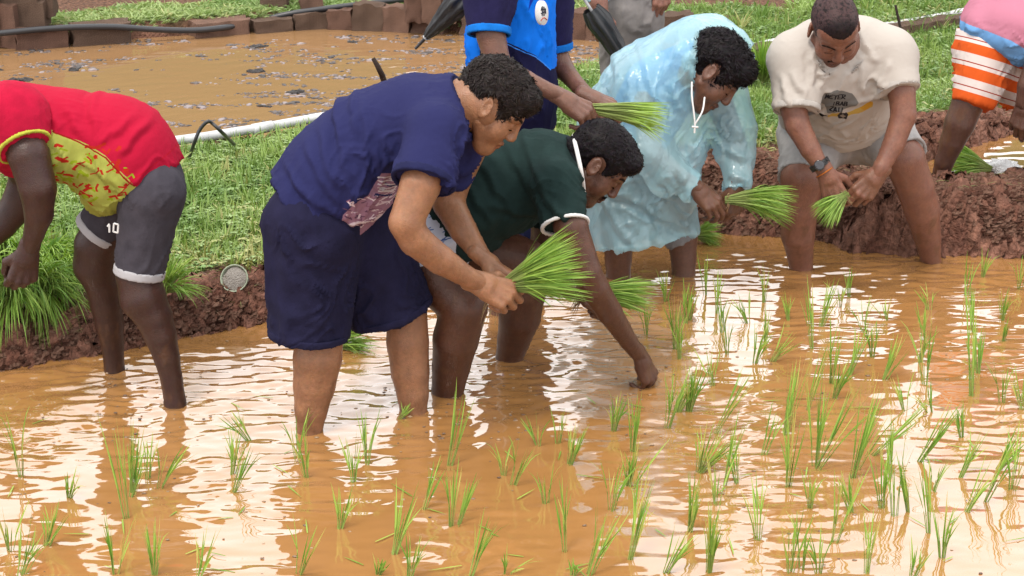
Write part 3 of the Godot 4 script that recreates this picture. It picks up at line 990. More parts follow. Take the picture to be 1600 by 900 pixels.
func build_lines() -> void:
	# the long white pipe
	var b := Bld.new()
	var pts := []
	var rad := []
	for k in 30:
		var x := lerpf(-3.2, 3.6, k / 29.0)
		pts.append(Vector3(x, 0.2 + 0.006 * sin(k * 1.3) + 0.03 * smoothstep(1.0, 1.4, x) - 0.09 * smoothstep(-0.1, 0.15, x) * smoothstep(1.1, 0.85, x), -pipe_d(x)))
		rad.append(0.021)
	tube(b, pts, rad, 12)
	var root := base("white_pipe", pts[0], "long straight white plastic pipe along the near edge of the flooded plot", "pipe")
	part("pipe", b.mesh(pts[0]), M.pipe, root)
	for j in [9, 18, 25]:
		var c := Bld.new()
		var dir: Vector3 = (pts[j + 1] - pts[j]).normalized()
		tube(c, [pts[j] - dir * 0.05, pts[j] - dir * 0.045, pts[j] + dir * 0.045, pts[j] + dir * 0.05], [0.0225, 0.025, 0.025, 0.0225], 12)
		part("coupling", c.mesh(pts[0]), M.pipe, root)
	# the black hose over the blocks
	var hp := [[-60, 58, 9.2], [0, 52, 9.28], [60, 46, 9.38], [120, 42.5, 9.45], [180, 42, 9.55], [240, 46, 9.65], [300, 47.5, 9.78], [350, 43, 9.9], [400, 34, 9.98], [450, 22, 10.0], [520, 12, 10.05], [580, 5, 10.1], [640, -2, 10.2], [720, -14, 10.3]]
	b = Bld.new()
	pts = []
	rad = []
	for p in hp:
		var hd: float = p[2]
		if p[0] < 400:
			for j in 3: hd = along(BRICKS, q(p[0], p[1], hd).x) - 0.115
		pts.append(q(p[0], p[1], hd))
	tube(b, smooth_path(pts, 4), filled(0.0175, (hp.size() - 1) * 4 + 1), 10)
	var o := part("water_hose", b.mesh(pts[0]), M.hose, self)
	o.position = pts[0]
	tag(o, "thick black hose snaking over the laterite blocks at the back", "hose")
	# a bent black tube stuck in the grass
	b = Bld.new()
	pts = [on(296, 246, 0.2), q(303, 225, 6.45), q(312, 203, 6.45), q(324, 190, 6.45), q(332, 193, 6.46), q(348, 208, 6.48), on(366, 226, 0.19)]
	tube(b, smooth_path(pts, 4), filled(0.0075, 25), 8)
	o = part("bent_tube", b.mesh(pts[0]), M.hose, self)
	o.position = pts[0]
	tag(o, "thin black tube bent into an arch in the grass by the white pipe", "tube")
	# sticks
	b = Bld.new()
	pts = [on(606, 145, 0.1), q(597, 118, 7.9), q(590, 103, 7.9), q(583, 91, 7.9)]
	tube(b, pts, [0.016, 0.015, 0.013, 0.01], 7)
	o = part("stick", b.mesh(pts[0]), M.bark, self)
	o.position = pts[0]
	tag(o, "short dark stick leaning out of the flooded plot behind the navy shirt", "stick")
	b = Bld.new()
	pts = [on(1420, 112, 0.24), q(1413, 75, 7.7), q(1406, 40, 7.7), q(1399, 8, 7.7)]
	tube(b, pts, [0.009, 0.008, 0.007, 0.006], 7)
	o = part("stick", b.mesh(pts[0]), M.bark, self)
	o.position = pts[0]
	tag(o, "tall thin dark stick standing behind the white shirt's shoulder", "stick")
	# an old cup lying in the mud
	var at := on(372, 428, 0.14)
	root = base("plastic_cup", at, "pale green plastic cup half buried in the mud bank", "cup")
	b = Bld.new()
	var prof := [[0.0, 0.036], [0.028, 0.041], [0.05, 0.044], [0.054, 0.047], [0.058, 0.047], [0.058, 0.0435], [0.05, 0.0405], [0.01, 0.034], [0.006, 0.0]]
	lathe(b, prof, 20)
	var cup := part("cup_wall", b.mesh(), M.cup, root)
	cup.basis = Basis(Vector3(0, 0.2, 1).normalized(), 0.3) * Basis(Vector3.RIGHT, 1.05)
	cup.position = Vector3(0, -0.026, 0)
	b = Bld.new()
	lump(b, Vector3(0, 0.046, 0), Vector3(0.042, 0.012, 0.042), 0.35, 8, 4)
	var fillm := part("mud_filling", b.mesh(), M.earth_grey, root)
	fillm.basis = cup.basis
	fillm.position = cup.position
	# a broad leaf beside the big seedling heap
	b = Bld.new()
	var lb := on(58, 412, 0.2)
	var tipv := q(98, 376, 5.15) - lb
	var side := Vector3(0.5, 0.6, 0.4).normalized()
	for k in 9:
		var t := k / 8.0
		var wv := 0.034 * sin(PI * pow(t, 0.8)) + 0.001
		var c := tipv * t + Vector3(0, 0.02 * sin(PI * t), 0)
		b.vert(c - side * wv + Vector3(0, 0.006, 0)); b.vert(c); b.vert(c + side * wv + Vector3(0, 0.006, 0))
	for k in 8:
		b.quad(k * 3, k * 3 + 1, k * 3 + 4, k * 3 + 3); b.quad(k * 3 + 1, k * 3 + 2, k * 3 + 5, k * 3 + 4)
	o = part("broad_leaf", b.mesh(), M.pale_leaf, self)
	o.position = lb
	tag(o, "single broad pale green leaf standing behind the red shirt's fist", "leaf")

func filled(v: float, n: int) -> Array:
	var r := []
	for k in n: r.append(v)
	return r

func smooth_path(p: Array, sub: int) -> Array:
	var r := []
	for k in p.size() - 1:
		var a: Vector3 = p[maxi(k - 1, 0)]
		var d: Vector3 = p[mini(k + 2, p.size() - 1)]
		for j in sub:
			r.append((p[k] as Vector3).cubic_interpolate(p[k + 1], a, d, float(j) / sub))
	r.append(p[p.size() - 1])
	return r

func lathe(b: Bld, prof: Array, seg: int) -> void:
	var f := b.v.size()
	for p in prof:
		for i in seg:
			var a := TAU * i / seg
			b.vert(Vector3(cos(a) * p[1], p[0], -sin(a) * p[1]))
	for j in prof.size() - 1:
		for i in seg:
			var i2 := (i + 1) % seg
			b.quad(f + j * seg + i, f + j * seg + i2, f + (j + 1) * seg + i2, f + (j + 1) * seg + i)

func build_pond_debris() -> void:
	# dark clods standing out of the flooded plot, the ones that show singly
	rng.seed = 60
	for e in [[405, 73, 0.042, "round dark mud clod in the flooded plot below the paired blocks"], [398, 113, 0.05, "flat dark mud clod in the middle of the flooded plot"], [413, 167, 0.036, "dark mud clod near the white pipe left of the navy shirt"], [116, 110, 0.045, "dark mud clod in the flooded plot above the red shirt"], [30, 127, 0.045, "dark mud clod just behind the red shirt's shoulder"], [2, 110, 0.03, "dark mud clod at the left edge of the flooded plot"], [462, 145, 0.05, "dark mud clod beside the navy shirt's back"], [556, 66, 0.03, "small dark mud clod left of the umbrella tip"]]:
		var p := on(e[0], e[1], POND_Y)
		var b := Bld.new()
		for j in 3:
			lump(b, Vector3(rng.randf_range(-1, 1) * e[2] * 0.8, 0.0, rng.randf_range(-1, 1) * e[2] * 0.5), Vector3(e[2], e[2] * 0.42, e[2] * 0.8) * rng.randf_range(0.35, 0.75), 1.5, 5, rng.randi() % 99)
		var o := part("mud_clod", b.mesh(), M.earth_black, self)
		o.position = p
		tag(o, e[3], "mud clod", "clods standing out of the flooded plot")
	# the rest: streaks of flat scraps, bubbles and stubble
	var b2 := Bld.new()
	lump(b2, Vector3.ZERO, Vector3(0.5, 0.22, 0.4), 1.1, 4, 61)
	rng.seed = 62
	var xf := []
	var cols := []
	var n := 0
	while xf.size() < 3400 and n < 60000:
		n += 1
		var u := rng.randf_range(-40, 940)
		var v := rng.randf_range(55, 200)
		var p := on(u, v, POND_Y)
		if pond_f(p.x, -p.z) < 0.03: continue
		var st := nf.get_noise_2d(p.x * 0.9 + 3.0, p.z * 3.6) + 0.35 * nz.get_noise_2d(p.x * 4.0, p.z * 9.0) + smoothstep(150.0, 560.0, u) * 0.24 - 0.06
		if rng.randf() > smoothstep(0.12, 0.42, st): continue
		var s := rng.randf_range(0.008, 0.034) * (1.7 if rng.randf() < 0.12 else 0.85)
		xf.append(Transform3D(Basis(Vector3.UP, rng.randf() * TAU).scaled(Vector3(s, s * 0.8, s)), p))
		var c := Color(0.03, 0.022, 0.02).lerp(Color(0.16, 0.12, 0.11), pow(rng.randf(), 1.5)) if rng.randf() < 0.74 else Color(0.27, 0.22, 0.22)
		cols.append(c)
	var mm := MultiMesh.new()
	mm.transform_format = MultiMesh.TRANSFORM_3D
	mm.use_colors = true
	mm.mesh = b2.mesh()
	mm.instance_count = xf.size()
	for k in xf.size():
		mm.set_instance_transform(k, xf[k]); mm.set_instance_color(k, cols[k])
	var o2 := MultiMeshInstance3D.new()
	o2.name = "floating_scraps"
	o2.multimesh = mm
	o2.material_override = M.scrap
	add_child(o2)
	tag(o2, "streaks of grey scraps and mud crumbs on the flooded plot", "", "", "stuff")

# ---------------------------------------------------------------- rice
const LEAF_A := Color(0.15, 0.33, 0.035)
const LEAF_B := Color(0.42, 0.60, 0.11)

# a bundle of seedlings held at a, leaves fanning along dir
func bundle(called: String, label: String, a: Vector3, dir: Vector3, length: float, fan: float, n: int, droop: float, seed_n: int, roots := 0.09, wide := 0.0035, dark := 0.0, cat := "seedlings", stalk := 0.35) -> Node3D:
	rng.seed = seed_n
	var root := base(called, a, label, cat, "bundles of rice seedlings")
	var d := dir.normalized()
	var s1 := d.cross(Vector3.UP).normalized()
	var s2 := s1.cross(d)
	var b := Bld.new()
	for k in n:
		var r := sqrt(rng.randf()) * fan
		var th := rng.randf() * TAU
		var dd := (d + (s1 * cos(th) + s2 * sin(th)) * r).normalized()
		var start := (s1 * cos(th) + s2 * sin(th)) * 0.016 * rng.randf()
		var L := length * rng.randf_range(0.72, 1.08)
		var c := LEAF_A.lerp(LEAF_B, clampf(rng.randf() - dark, 0.0, 1.0))
		var pale := Color(0.42, 0.46, 0.17)
		# stalk, then leaf
		var mid := start + dd * L * stalk
		tube(b, [start - dd * 0.02, mid], [0.0012, 0.0011], 3, pale.lerp(c, 0.4))
		blade(b, start + dd * L * stalk * 0.7, dd, L * (1.0 - stalk * 0.7), wide * rng.randf_range(0.7, 1.2), droop * rng.randf_range(0.3, 1.3), c.lerp(pale, 0.25), 4, c)
		if rng.randf() < 0.35:
			var d3 := (dd + Vector3(rng.randf() - 0.5, rng.randf() - 0.6, rng.randf() - 0.5) * 0.7).normalized()
			blade(b, mid, d3, L * 0.45, wide * 0.9, droop * 1.3, c, 3)
	var lv := part("leaves", b.mesh(), M.leaf, root)
	lv.set_meta("kind", "stuff")
	if roots > 0.0:
		b = Bld.new()
		for k in 46:
			var c := Color(0.25, 0.13, 0.06).lerp(Color(0.5, 0.4, 0.22), rng.randf())
			var p0 := s1 * rng.randf_range(-0.022, 0.022) + s2 * rng.randf_range(-0.022, 0.022) - d * 0.005
			var dd := (-d * 0.8 + Vector3(rng.randf() - 0.5, -rng.randf() * 0.9, rng.randf() - 0.5) * 1.1).normalized()
			blade(b, p0, dd, roots * rng.randf_range(0.3, 1.0), 0.0022, 1.6, c, 4)
		part("roots", b.mesh(), M.leaf, root)
	return root

func seedling_mesh(n: int, length: float, open: float, seed_n: int) -> ArrayMesh:
	rng.seed = seed_n
	var b := Bld.new()
	for k in n:
		var a := rng.randf() * TAU
		var tilt := open * rng.randf_range(0.15, 1.0)
		var dir := Vector3(cos(a) * tilt, 1.0, sin(a) * tilt).normalized()
		var c := LEAF_A.lerp(LEAF_B, rng.randf())
		if rng.randf() < 0.13: c = Color(0.55, 0.50, 0.13)
		var st := Vector3(cos(a), 0, sin(a)) * 0.006 * rng.randf()
		var L := length * rng.randf_range(0.55, 1.1)
		tube(b, [st + Vector3(0, -0.03, 0), st + dir * L * 0.35], [0.0013, 0.0011], 3, Color(0.36, 0.44, 0.12).lerp(c, 0.5))
		blade(b, st + dir * L * 0.25, dir, L * 0.75, rng.randf_range(0.0028, 0.0046), rng.randf_range(0.05, 0.6) + (1.4 if rng.randf() < 0.2 else 0.0), c, 5)
		if rng.randf() < 0.5:
			var d2 := (dir + Vector3(rng.randf() - 0.5, 0, rng.randf() - 0.5) * 0.5).normalized()
			blade(b, st + dir * L * 0.4, d2, L * 0.5, 0.003, 0.4, c, 4)
	return b.mesh()

# ---------------------------------------------------------------- people
func person(at: Vector3, label: String) -> Node3D:
	return base("person", at, label, "person", "people transplanting rice")

func skin(root: Node3D, b: Bld) -> void:
	part("body", b.mesh(root.position), M.skin, root)

func garment(called: String, root: Node3D, prims: Array, m: Material, disp = null, cell := 0.0085, uv = null, col = null) -> MeshInstance3D:
	var b := Bld.new()
	solid(prims, cell, b, col, disp, uv)
	return part(called, b.mesh(root.position), m, root)

func hair_of(root: Node3D, xf: Transform3D, seed_n: int, thick := 0.012, fringe := 0.0, curls := 2600, curl := 0.012, tone := Color(0.012, 0.009, 0.008), bald := 0.0, moustache := false, faces := true, nape := true) -> void:
	var b := Bld.new()
	add_hair(b, xf, seed_n, thick, fringe, curls, curl, tone, bald, nape)
	part("hair", b.mesh(root.position), M.hair, root)
	if faces: brow_parts(root, xf, seed_n + 1, tone, moustache)

func ring(a: Array, b: Array, grow := 1.5, ax := Vector3.ZERO, w := 1.0) -> Array:     # a band round the end b of the cone a-b
	var pa := q(a[0], a[1], a[2])
	var pb := q(b[0], b[1], b[2])
	var dir := (pb - pa).normalized()
	var r: float = (b[3] + grow) * px(pb) + 0.002
	return [["c", pb - dir * 0.006, r, pb + dir * 0.004, r, 0.0, 3, ax, w], ["C", pb - dir * 0.05, r - 0.011, pb + dir * 0.05, r - 0.011, 0.0, 3, ax, w]]

func open_neck(a: Array, b: Array, r: float) -> Array:      # takes the cloth away beyond the neckline at b
	var pa := q(a[0], a[1], a[2])
	var pb := q(b[0], b[1], b[2])
	return ["C", pb, r * px(pb), pb + (pb - pa).normalized() * 0.14, r * px(pb), 0.0, 3, Vector3.ZERO, 1.0]

func hem(root: Node3D, a: Array, b: Array, m: Material, grow := 0.0) -> void:
	var cb := Bld.new()
	var pa := q(a[0], a[1], a[2])
	var pb := q(b[0], b[1], b[2])
	var dir := (pb - pa).normalized()
	var r: float = (b[3] + grow) * px(pb) + 0.0035
	solid([["c", pb - dir * 0.016, r, pb + dir * 0.005, r, 0.0, 3, Vector3.ZERO, 1.0], ["C", pb - dir * 0.06, r - 0.011, pb + dir * 0.05, r - 0.011, 0.0, 3, Vector3.ZERO, 1.0]], 0.005, cb, null, folder(Vector3(0, 1, 0), 9, 3, 0.005))
	part("hem", cb.mesh(root.position), m, root)

# ---- navy T-shirt, bending to the right in the middle
func person_navy() -> void:
	var root := person(on(560, 655), "man in navy T-shirt and navy shorts bending over, bright seedlings in both hands")
	var tone := Color(0.34, 0.158, 0.082)
	var col := skin_tone(tone, 0.35, 1.0, 0.16)
	var lat := Vector3(0.12, 0, 1)
	var b := Bld.new()
	var p := []
	p += chain([[500, 420, 4.31, 44], [503, 512, 4.315, 35], [496, 560, 4.305, 38], [491, 602, 4.30, 33], [486, 640, 4.29, 26], [484, 672, 4.287, 20], [483, 760, 4.28, 21]], 0.02)
	p += chain([[585, 400, 4.46, 42], [635, 475, 4.47, 32], [637, 535, 4.46, 33], [641, 582, 4.45, 30], [645, 616, 4.44, 25], [646, 643, 4.437, 21], [646, 730, 4.43, 22]], 0.02)
	p += chain([[505, 300, 4.37, 60], [575, 222, 4.37, 62], [655, 190, 4.37, 58], [706, 174, 4.37, 36]], 0.04, lat, 1.2)
	p += chain([[505, 300, 4.34, 50], [500, 420, 4.31, 42]], 0.04)
	p += chain([[530, 300, 4.42, 46], [585, 400, 4.46, 40]], 0.04)
	p += chain([[700, 170, 4.37, 44], [738, 160, 4.36, 41], [758, 165, 4.35, 40]], 0.02)
	p += chain([[684, 208, 4.19, 30], [657, 288, 4.12, 32], [634, 348, 4.08, 27], [648, 374, 4.09, 26], [688, 406, 4.13, 23], [732, 434, 4.18, 16.5], [750, 443, 4.2, 15]], 0.018)
	p += chain([[735, 222, 4.54, 30], [706, 290, 4.53, 27], [701, 318, 4.52, 25], [724, 360, 4.46, 21.5], [752, 400, 4.40, 15]], 0.018)
	solid(p, 0.0095, b, col)
	var hf := head_frame(q(768, 166, 4.36), Vector3(0.74, -0.655, 0.12), Vector3(0.65, 0.76, 0), 0.94)
	add_head(b, hf, tone, 1.06, 0.0042)
	var w1 := q(744, 441, 4.2)
	add_hand(b, w1, Vector3(0.90, -0.42, -0.1), Vector3(0.2, 0.55, 0.8), true, [50, 58, 64, 70], col, 1.12, [0.5, 1.0, 0.6])
	var w2 := q(752, 400, 4.40)
	add_hand(b, w2, Vector3(0.82, -0.55, 0.12), Vector3(0.4, 0.75, -0.2), false, [48, 52, 58, 62], col, 1.08, [0.4, 1.1, 0.6])
	skin(root, b)
	hair_of(root, hf, 3, 0.011, 0.014, 9000, 0.015, Color(0.016, 0.012, 0.011))
	# shirt
	var W := 480
	var lo := q(400, 380, 4.2)
	var hi := q(780, 80, 4.2)
	var toim := func(u: float, v: float) -> Vector2:
		var w := q(u, v, 4.25)
		return Vector2((w.x - lo.x) / (hi.x - lo.x) * W, (hi.y - w.y) / (hi.y - lo.y) * W)
	var im := Image.create(W, W, false, Image.FORMAT_RGB8)
	var navy := Color(0.02, 0.022, 0.085).linear_to_srgb()
	im.fill(navy)
	var pale := Color(0.80, 0.72, 0.75)
	var rose := Color(0.58, 0.43, 0.50)
	var blot := []
	for e in [[532, 358], [539, 328], [556, 310], [578, 298], [598, 266], [622, 272], [645, 330], [625, 366], [570, 380]]: blot.append(toim.call(e[0], e[1]))
	draw_poly(im, blot, rose)
	rng.seed = 5
	for k in 60:
		var a: Vector2 = toim.call(rng.randf_range(545, 612), rng.randf_range(300, 358))
		draw_line(im, [a, a + Vector2(rng.randf_range(-12, 12), rng.randf_range(-7, 7)), a + Vector2(rng.randf_range(-16, 16), rng.randf_range(-10, 10))], rng.randf_range(1, 4), [pale, Color(0.36, 0.25, 0.33), Color(0.85, 0.78, 0.8), Color(0.5, 0.34, 0.42)][k % 4])
	draw_line(im, [toim.call(538, 352), toim.call(560, 344), toim.call(585, 350), toim.call(612, 345)], 12, Color(0.82, 0.75, 0.78))
	for k in 4:
		draw_line(im, [toim.call(588 + k * 7, 300 - k * 7), toim.call(610 + k * 4, 312 - k * 7)], 4, Color(0.75, 0.72, 0.74) if k % 2 else navy)
	for k in 5:
		draw_line(im, [toim.call(592, 296 - k * 6), toim.call(616, 306 - k * 7)], 3.5, Color(0.8, 0.76, 0.78))
	var uv := func(w: Vector3) -> Vector2: return Vector2((w.x - lo.x) / (hi.x - lo.x), (hi.y - w.y) / (hi.y - lo.y))
	p = []
	var near_a := [682, 208, 4.21, 47]
	var near_b := [661, 284, 4.12, 49]
	p += [sc([530, 272, 4.37, 81], [486, 322, 4.37, 82], 0.05, 2, lat, 1.24)]
	p += chain([[530, 272, 4.37, 81], [578, 220, 4.37, 78], [652, 188, 4.37, 73], [700, 173, 4.37, 58], [723, 166, 4.365, 47]], 0.05, lat, 1.2, true)
	p.append(open_neck([700, 173, 4.37], [724, 166, 4.365], 72))
	p += [sc([676, 184, 4.31, 50], [682, 206, 4.21, 47], 0.04), sc(near_a, near_b, 0.02, 2)]
	p += [sc([712, 200, 4.47, 44], [706, 272, 4.54, 40], 0.02, 2)]
	garment("shirt", root, p, printed(im), creases(folder(Vector3(-0.35, -0.9, 0.2), 13, 3.4, 0.014, 0.0005), [[512,175,531,225],[496,215,524,292],[525,200,545,280],[562,172,580,245],[604,220,626,262],[455,288,540,342],[475,236,533,324],[545,165,556,210],[585,235,600,300],[440,270,500,330]], 4.2, 0.011, 0.0075), 0.0065, uv)
	var cb := Bld.new()
	var n0 := q(717, 168, 4.37)
	var n1 := q(727, 165, 4.365)
	solid([["c", n0, 48 * px(n0), n1, 45 * px(n1), 0.0, 3, Vector3.ZERO, 1.0], ["C", n0 - (n1 - n0), 43 * px(n0), n1 + (n1 - n0), 42 * px(n1), 0.0, 3, Vector3.ZERO, 1.0]], 0.005, cb)
	part("collar", cb.mesh(root.position), M.navy_dark, root)
	# shorts
	hem(root, near_a, near_b, M.navy_dark)
	p = []
	var la := [492, 350, 4.31, 76]
	var lb := [482, 522, 4.31, 61]
	var ra := [560, 350, 4.46, 70]
	var rb := [612, 488, 4.47, 66]
	p += [sc([520, 285, 4.37, 60], [500, 330, 4.37, 68], 0.05, 0, lat, 1.2)]
	p += [sc([498, 335, 4.33, 70], la, 0.03), sc(la, lb, 0.02, 2), sc([525, 325, 4.42, 70], ra, 0.05), sc(ra, rb, 0.02, 2)]
	garment("shorts", root, p, cloth(Color(0.018, 0.017, 0.05)), folder(Vector3(0.15, -1, 0), 11, 3.0, 0.013), 0.0075)
	hem(root, la, lb, M.navy_black); hem(root, ra, rb, M.navy_black)
	bundle("seedling_bundle", "large bright green seedling bundle held by the man in the navy T-shirt", q(786, 446, 4.25), Vector3(0.9, 0.36, 0.1), 0.235, 0.5, 360, 0.3, 71, 0.13, 0.0036, 0.1)

# ---- dark green polo shirt, reaching down to the water
func person_green() -> void:
	var root := person(on(750, 590), "man in dark green polo shirt with white trim reaching down into the water")
	var tone := Color(0.108, 0.044, 0.026)
	var col := skin_tone(tone, 0.22, 2.0, 0.5)
	var lat := Vector3(0.1, 0, 1)
	var b := Bld.new()
	var p := []
	p += chain([[655, 385, 4.62, 52], [690, 440, 4.56, 44], [725, 480, 4.50, 37], [712, 530, 4.52, 36], [705, 572, 4.55, 30], [699, 612, 4.57, 25], [697, 700, 4.57, 24]], 0.02)
	p += chain([[690, 372, 4.82, 50], [760, 390, 4.8, 44], [822, 410, 4.78, 36], [819, 455, 4.79, 34], [812, 495, 4.81, 33], [803, 530, 4.83, 26], [795, 561, 4.843, 21], [793, 650, 4.84, 21]], 0.02)
	p += chain([[690, 335, 4.72, 58], [770, 292, 4.72, 60], [850, 268, 4.72, 50], [880, 264, 4.71, 34]], 0.04, lat, 1.2)
	p += chain([[880, 263, 4.71, 42], [908, 256, 4.69, 38], [922, 252, 4.68, 36]], 0.02)
	p += chain([[876, 294, 4.53, 28], [892, 355, 4.47, 27], [916, 425, 4.45, 24], [929, 450, 4.46, 23], [952, 487, 4.50, 20], [982, 533, 4.57, 14.5], [1000, 557, 4.60, 12]], 0.016)
	p += chain([[880, 290, 4.9, 40], [862, 350, 4.95, 32], [856, 405, 4.93, 29], [876, 432, 4.83, 24], [893, 450, 4.74, 19]], 0.016)
	solid(p, 0.0095, b, col)
	var hf := head_frame(q(933, 257, 4.66), Vector3(0.69, -0.72, 0.1), Vector3(0.71, 0.70, 0), 0.93)
	add_head(b, hf, tone * 1.15, 0.95, 0.0042, Color(0.02, 0.015, 0.013))
	var w1 := q(1000, 556, 4.60)
	add_hand(b, w1, Vector3(0.42, -0.9, -0.12), Vector3(0.75, 0.35, 0.5), true, [46, 50, 52, 54], col, 0.98, [0.2, 1.2, 0.5])
	var w2 := q(893, 450, 4.74)
	add_hand(b, w2, Vector3(0.9, -0.25, 0.1), Vector3(0.1, 0.9, -0.3), false, [62, 66, 70, 74], skin_tone(tone, 0.75, 3.0, 1.0), 1.05, [0.4, 1.0, 0.7])
	skin(root, b)
	hair_of(root, hf, 7, 0.008, 0.014, 9000, 0.010, Color(0.009, 0.007, 0.008), 0.0, true)
	# polo shirt
	p = []
	var sa := [871, 292, 4.55, 43]
	var sb := [883, 352, 4.475, 37]
	p += [sc([728, 315, 4.72, 78], [688, 338, 4.72, 78], 0.05, 2, lat, 1.2)]
	p += chain([[728, 315, 4.72, 78], [775, 290, 4.72, 79], [845, 268, 4.72, 66], [878, 264, 4.71, 52], [897, 260, 4.70, 44]], 0.05, lat, 1.12, true)
	p.append(open_neck([878, 264, 4.71], [898, 260, 4.70], 66))
	p += [sc([852, 266, 4.66, 48], [870, 288, 4.56, 43], 0.04), sc(sa, sb, 0.02, 2), sc([862, 280, 4.86, 44], [864, 335, 4.95, 40], 0.02, 2)]
	garment("polo_shirt", root, p, cloth(Color(0.016, 0.036, 0.034)), creases(folder(Vector3(0.45, -0.8, 0.3), 14, 3.4, 0.013, 0.0005), [[780,225,832,302],[805,213,852,288],[748,258,806,337],[838,285,885,330],[755,318,850,346],[725,285,770,350],[860,300,895,345]], 4.55, 0.011, 0.0075), 0.0065)
	var cb := Bld.new()
	solid(ring(sa, sb, 1.2), 0.0045, cb)
	part("sleeve_trim", cb.mesh(root.position), M.white_trim, root)
	# collar with its white edge
	cb = Bld.new()
	var ax := Vector3(1, 0.1, -0.12).normalized()
	var n1 := q(905, 258, 4.69)
	var n0 := n1 - ax * 0.03
	solid([["c", n0, 47 * px(n0), n1, 46 * px(n1), 0.0, 3, Vector3.ZERO, 1.0], ["C", n0 - ax * 0.03, 40 * px(n0), n1 + ax * 0.03, 39 * px(n1), 0.0, 3, Vector3.ZERO, 1.0]], 0.005, cb)
	part("collar", cb.mesh(root.position), M.black_cloth, root)
	cb = Bld.new()
	var loop := smooth_path([q(896, 213, 4.68), q(901, 234, 4.585), q(907, 262, 4.545), q(911, 286, 4.56), q(912, 302, 4.61), q(908, 306, 4.68), q(905, 288, 4.77), q(900, 250, 4.80), q(897, 220, 4.76), q(896, 213, 4.68)], 5)
	tube(cb, loop, filled(0.0062, loop.size()), 8)
	part("collar_trim", cb.mesh(root.position), M.white_trim, root)
	# printed shorts
	p = []
	p += [sc([700, 345, 4.72, 70], [664, 375, 4.70, 70], 0.05, 0, lat, 1.2)]
	p += [sc([660, 372, 4.62, 62], [688, 408, 4.58, 50], 0.03, 2), sc([690, 365, 4.82, 60], [730, 378, 4.81, 54], 0.03, 2)]
	var im := Image.create(256, 256, false, Image.FORMAT_RGB8)
	im.fill(Color(0.80, 0.83, 0.9))
	rng.seed = 9
	for k in 170:
		var a := Vector2(rng.randf() * 256, rng.randf() * 256)
		draw_line(im, [a, a + Vector2(rng.randf_range(-9, 9), rng.randf_range(-9, 9)), a + Vector2(rng.randf_range(-9, 9), rng.randf_range(-9, 9))], 3, Color(0.30, 0.40, 0.62))
	var m := printed(im)
	m.texture_repeat = true
	garment("shorts", root, p, m, folder(Vector3(0.3, -1, 0), 14, 4, 0.006), 0.009, func(w: Vector3) -> Vector2: return Vector2(w.x + w.z, w.y) * 4.0)
	bundle("seedling_bundle", "seedling bundle held behind the reaching arm of the green polo shirt", q(915, 457, 4.72), Vector3(1, 0.04, 0.12), 0.21, 0.26, 240, 0.25, 72, 0.09, 0.0036, 0.1)

